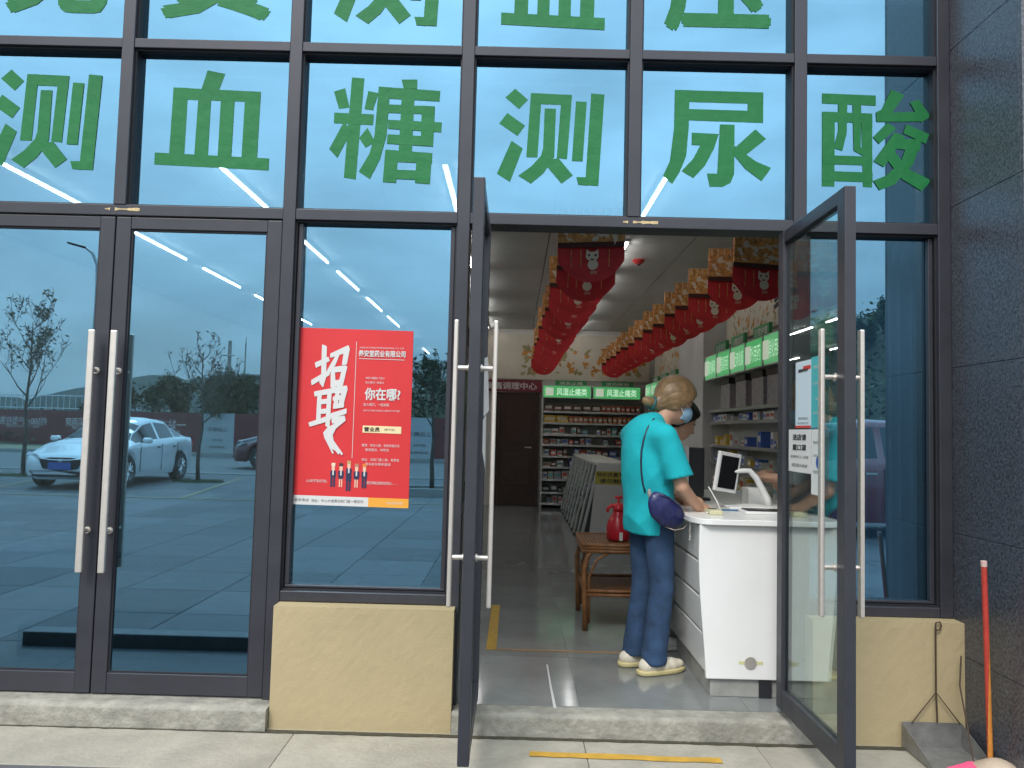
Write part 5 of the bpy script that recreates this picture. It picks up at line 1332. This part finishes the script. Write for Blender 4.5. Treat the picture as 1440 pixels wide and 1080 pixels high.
bushes = [(-12.7, -30.2, 2.75, 1.0, 'dark leaning bushy tree before the white hoarding panel, reflected', 5, .35), (-20.3, -35.6, 3.2, 1.0, 'dark round tree behind the hoarding by the door edge, reflected', 6, 0),
          (-17.6, -36.5, 3.0, 1.2, 'bushy tree behind the hoarding, left of the utility poles, reflected', 7, 0), (-14.6, -36.2, 3.1, 1.3, 'bushy tree behind the hoarding under the utility poles, reflected', 9, 0)]
for x, y, h, sp_, lb, sd, ln in bushes: tree((x, y, .1), h, sp_, lb, 3200, .12, True, sd, .09, 'bushy trees by the hoarding', .35, ln, 8, 1)
pb = empty('tree_planter', (-1.72, -12.4, 0), 'low stone planter round the thin tree beside the poster, reflected', 'planter')
for nm, b in (('side', (-2.35, -1.1, -12.0, -11.88, .0, .16)), ('side', (-2.35, -1.1, -12.92, -12.8, .0, .16)), ('side', (-2.35, -2.23, -12.799, -12.001, .0, .16)), ('side', (-1.22, -1.1, -12.799, -12.001, .0, .16))): bx(nm, KERB, b, pb)
bx('soil', UNDER, (-2.229, -1.221, -12.799, -12.001, .0, .10), pb)
for x, y, s, lb in ((-11.75, -14.9, .55, 'grass patch at the foot of the leafy thin tree'), (-7.3, -14.4, .5, 'grass patch at the foot of the nearly bare tree')):
    mb = MB(); r = random.Random(4)
    for k in range(700):
        a, q = r.uniform(0, 6.28), s*math.sqrt(r.random()); px, py = x+q*math.cos(a)*1.2, y+q*math.sin(a)*.7; h = r.uniform(.03, .09)
        mb.add([(px-.006, py, .002), (px+.006, py, .002), (px+r.uniform(-.02, .02), py+r.uniform(-.02, .02), h)], [(0, 1, 2)])
    mb.build('grass', LEAFS[2], kind='stuff', label=lb)

# ---------------- street lamp, poles, hoarding, house, hills
GALV = pm('galvanised', (.42, .43, .43), .5, .5, var=.08)
sl = empty('street_lamp', (-15.0, -23.8, 0), 'tall curved street lamp across the plaza, reflected in the left door', 'street lamp')
MB().tube([(-15, -23.8, -.03), (-15, -23.8, 3), (-15.02, -23.8, 6.2), (-15.05, -23.8, 6.9), (-15.2, -23.75, 7.3), (-15.45, -23.7, 7.5)], [.10, .085, .065, .06, .05, .045], 12).build('post', GALV, sl, smooth=True)
MB().cbox((-15.72, -23.62, 7.56), (.62, .2, .08), Matrix.Rotation(R(14), 3, 'Y')).build('lamp_head', PLB, sl, bevel=.03)
MB().lathe([(.17, -.03), (.17, .25), (.12, .3)], (-15, -23.8, 0), 12).build('base', GALV, sl)
CONP = pm('concrete_pole', (.30, .29, .27), .9)
for x, h, rr, lb in ((-16.1, 6.0, .13, 'thick concrete utility pole behind the hoarding, reflected'), (-15.2, 5.95, .05, 'thin mast beside the concrete utility pole, reflected')):
    up_ = empty('utility_pole', (x, -39.9, .1), lb, 'pole')
    MB().tube([(x, -39.9, 0), (x, -39.9, h)], [rr, rr*.75], 10).build('shaft', CONP, up_)
    if rr > .1: bx('crossarm', GALV, (x-.35, x+.35, -39.75, -39.69, h-.9, h-.83), up_)
    else: MB().tube([(x, -39.9, h), (x, -39.9, h+.3)], .02, 6).build('tip', GALV, up_)
HRED = pm('hoarding_red', (.15, .022, .024), .6, var=.15, vs=1.5, dirt=.2); HWHITE = pm('hoarding_white', (.38, .40, .41), .6, var=.06, vs=2)
ho = empty('site_hoarding', (-10, -29.5, .1), 'long red and white site hoarding across the road, reflected', 'hoarding')
def hpanel(p, q, mat, txts=()):
    a, b = Vector((*p, .1)), Vector((*q, .1)); d = (b-a).normalized(); nrm = Vector((d.y, -d.x, 0))   # faces the shop
    if nrm.y < 0: nrm = -nrm
    t = nrm*.03; H = Vector((0, 0, 1.68))
    mb = MB(); mb.add([a-t, b-t, b, a, a-t+H, b-t+H, b+H, a+H], [(0,1,2,3),(4,7,6,5),(0,4,5,1),(1,5,6,2),(2,6,7,3),(3,7,4,0)])
    o = mb.build('panel', mat, ho, fix=True)
    M = Matrix(((-d.x, 0, nrm.x, 0), (-d.y, 0, nrm.y, 0), (0, 1, 0, 0), (0, 0, 0, 1)))
    mb = MB(); m = (a+b)/2
    for body, z, w, h in txts: text(mb, body, m+Vector((0, 0, z)), w=w, h=h, M=M, lift=.006)
    if txts: mb.build('lettering', WHITEP if mat is HRED else INK, o, kind='stuff')
P0 = [(-40, -41), (-31, -37.5), (-26.5, -35.7), (-22, -33.8), (-18.2, -32.0), (-13.4, -29.7), (-11.8, -29.1), (-8.2, -28.9), (-4.6, -28.7), (-3.45, -28.65), (0, -28.6), (4, -28.6), (8, -28.6), (14, -28.6), (22, -28.8), (30, -29)]
for k, (p, q) in enumerate(zip(P0, P0[1:])):
    white = k in (5, 8)
    tx = [('约500㎡户型在售', 1.15, 3.4, .42), ('地址：城市中心大道旁', .88, 2.4, .13)] if k in (2, 3, 4, 7, 10) else ([('工程概况', 1.0, 1.0, .18), ('施工单位', .55, .5, .1), ('监督电话', .25, .8, .1)] if white else ())
    if k == 3: tx = [('首付8万买两房', 1.15, 3.0, .42), ('热线电话', .88, 2.0, .13)]
    if k == 4: tx = [('一站式生活城', 1.15, 3.4, .46), ('品质生活从这里开始', .85, 2.8, .13)]
    hpanel(p, q, HWHITE if white else HRED, tx)
BRICKH = pm('bare_concrete_house', (.24, .23, .21), .9, var=.25, vs=1.2, dirt=.4)
hs = empty('concrete_house', (-15.3, -46, 0), 'bare flat-roofed concrete house beyond the trees, reflected', 'house')
bx('wall', BRICKH, (-17.0, -12.5, -49, -45, -.1, 4.3), hs)
bx('roof', BRICKH, (-17.15, -12.35, -49.1, -44.85, 4.301, 4.45), hs)
for x in (-16.5, -15.2, -13.8):
    w_ = bx('window', UNDER, (x, x+.7, -44.998, -44.97, 3.0, 3.8), hs); bx('sill', KERB, (x-.05, x+.75, -44.969, -44.9, 2.93, 2.99), w_)
# railing on the embankment at the left
rl = empty('white_railing', (-26, -44, 2), 'pale railing on the bank above the left hoarding, reflected', 'railing')
RAILM = pm('railing_white', (.55, .57, .58), .5)
MB().tube([(-44, -47, 2.75), (-19.5, -41, 2.75)], .03, 6).tube([(-44, -47, 2.0), (-19.5, -41, 2.0)], .03, 6).build('rail', RAILM, rl)
for k in range(60):
    t = k/59; x, y = -44+24.5*t, -47+6*t; MB().tube([(x, y, .7), (x, y, 2.85)], .022, 5, cap=False).build('baluster', RAILM, rl)
# the bank behind the hoarding, rising to the right
def hz(x, y):
    e = max(0, min(1, (-y-32)/14)); e = e*e*(3-2*e)
    prof = interp(x, [(-120, .6), (-40, .9), (-22, .8), (-14, 2.4), (-6, 3.4), (0, 4.6), (10, 6.5), (21, 8.3), (30, 9.8), (60, 13), (140, 15)])
    return .08+e*prof+e*(.25*math.sin(x*.9)+.2*math.sin(x*2.1+y)+.15*math.sin(y*1.3))+max(0, -y-46)*.06*e*max(0, min(1, (x+8)/30))
mb = MB(); nx_, ny_ = 150, 26; V = []
for j in range(ny_):
    y = -31-j*1.6 if j < 20 else -63-(j-20)*20
    for i in range(nx_):
        x = -120+260*i/(nx_-1); V.append((x, y, hz(x, y)))
mb.add(V, [(j*nx_+i, (j+1)*nx_+i, (j+1)*nx_+i+1, j*nx_+i+1) for j in range(ny_-1) for i in range(nx_-1)])
mb.build('bank', pm('bank_soil', (.06, .06, .035), .95, var=.4, vs=.8, bump=.5, bs=3), smooth=True, kind='structure', fix=True)
mb = MB(); r = random.Random(21)
for k in range(36000):
    x = r.uniform(-34, 40); y = r.uniform(-58, -33.5)
    if x < -14 and r.random() < .6: continue
    z = hz(x, y); s = r.uniform(.07, .19)
    hgt = abs(r.gauss(0, .45)) + (r.random() < .12)*r.uniform(.2, 1.3)*(1 if math.sin(x*1.7)+math.sin(y*.8+x) > .2 else .2)
    a = Vector((r.uniform(-1, 1), r.uniform(-1, 1), r.uniform(-.6, 1))).normalized(); b = a.orthogonal().normalized(); p = Vector((x, y, z+hgt*.8))
    mb.add([p-a*s, p-b*s*.55, p+a*s, p+b*s*.55], [(0, 1, 2, 3)], r.randrange(4))
mb.build('scrub', LEAFS, kind='stuff', label='dense green scrub covering the bank behind the hoarding')
bank_trees = [(20.2, -41.5, 1.3, .7, 31), (22.0, -42.5, 1.7, .8, 32), (24.2, -41.5, 2.4, 1.0, 33), (-2.6, -40, 2.6, 1.1, 34), (-4.9, -41, 2.2, 1.0, 35)]
for k, (x, y, h, s_, sd) in enumerate(bank_trees):
    tree((x, y, hz(x, y)), h, s_, ['bushy tree on the bank, leftmost in the right window reflection', 'bushy tree on the bank, middle in the right window reflection', 'tall bushy tree on the bank by the granite reflection', 'bushy tree on the bank right of the poster, nearest the door handle', 'bushy tree on the bank just right of the poster'][k], 3000, .085, True, sd, .10, 'bushy trees on the bank', .3, 0, 7, k % 3)
# far wooded hills
HILL = pm('wooded_hills', (.028, .042, .035), .95, var=.4, vs=.03, bump=.6, bs=.4)
mb = MB(); V = []; n = 220
for j in range(6):
    for i in range(n+1):
        x = -620+1000*i/n
        top = 19+9*math.exp(-((x+185)/60)**2)+6*math.sin(x*.011+1)+5*math.sin(x*.027)+2.2*math.sin(x*.08)+1.2*math.sin(x*.21)
        t = j/5; V.append((x, -330-120*t, top*math.sin(t*math.pi/2)+.6*math.sin(x*.9+j*2)*(j > 0)))
mb.add(V, [(j*(n+1)+i, (j+1)*(n+1)+i, (j+1)*(n+1)+i+1, j*(n+1)+i+1) for j in range(5) for i in range(n)])
mb.build('hills', HILL, smooth=True, kind='structure', fix=True)
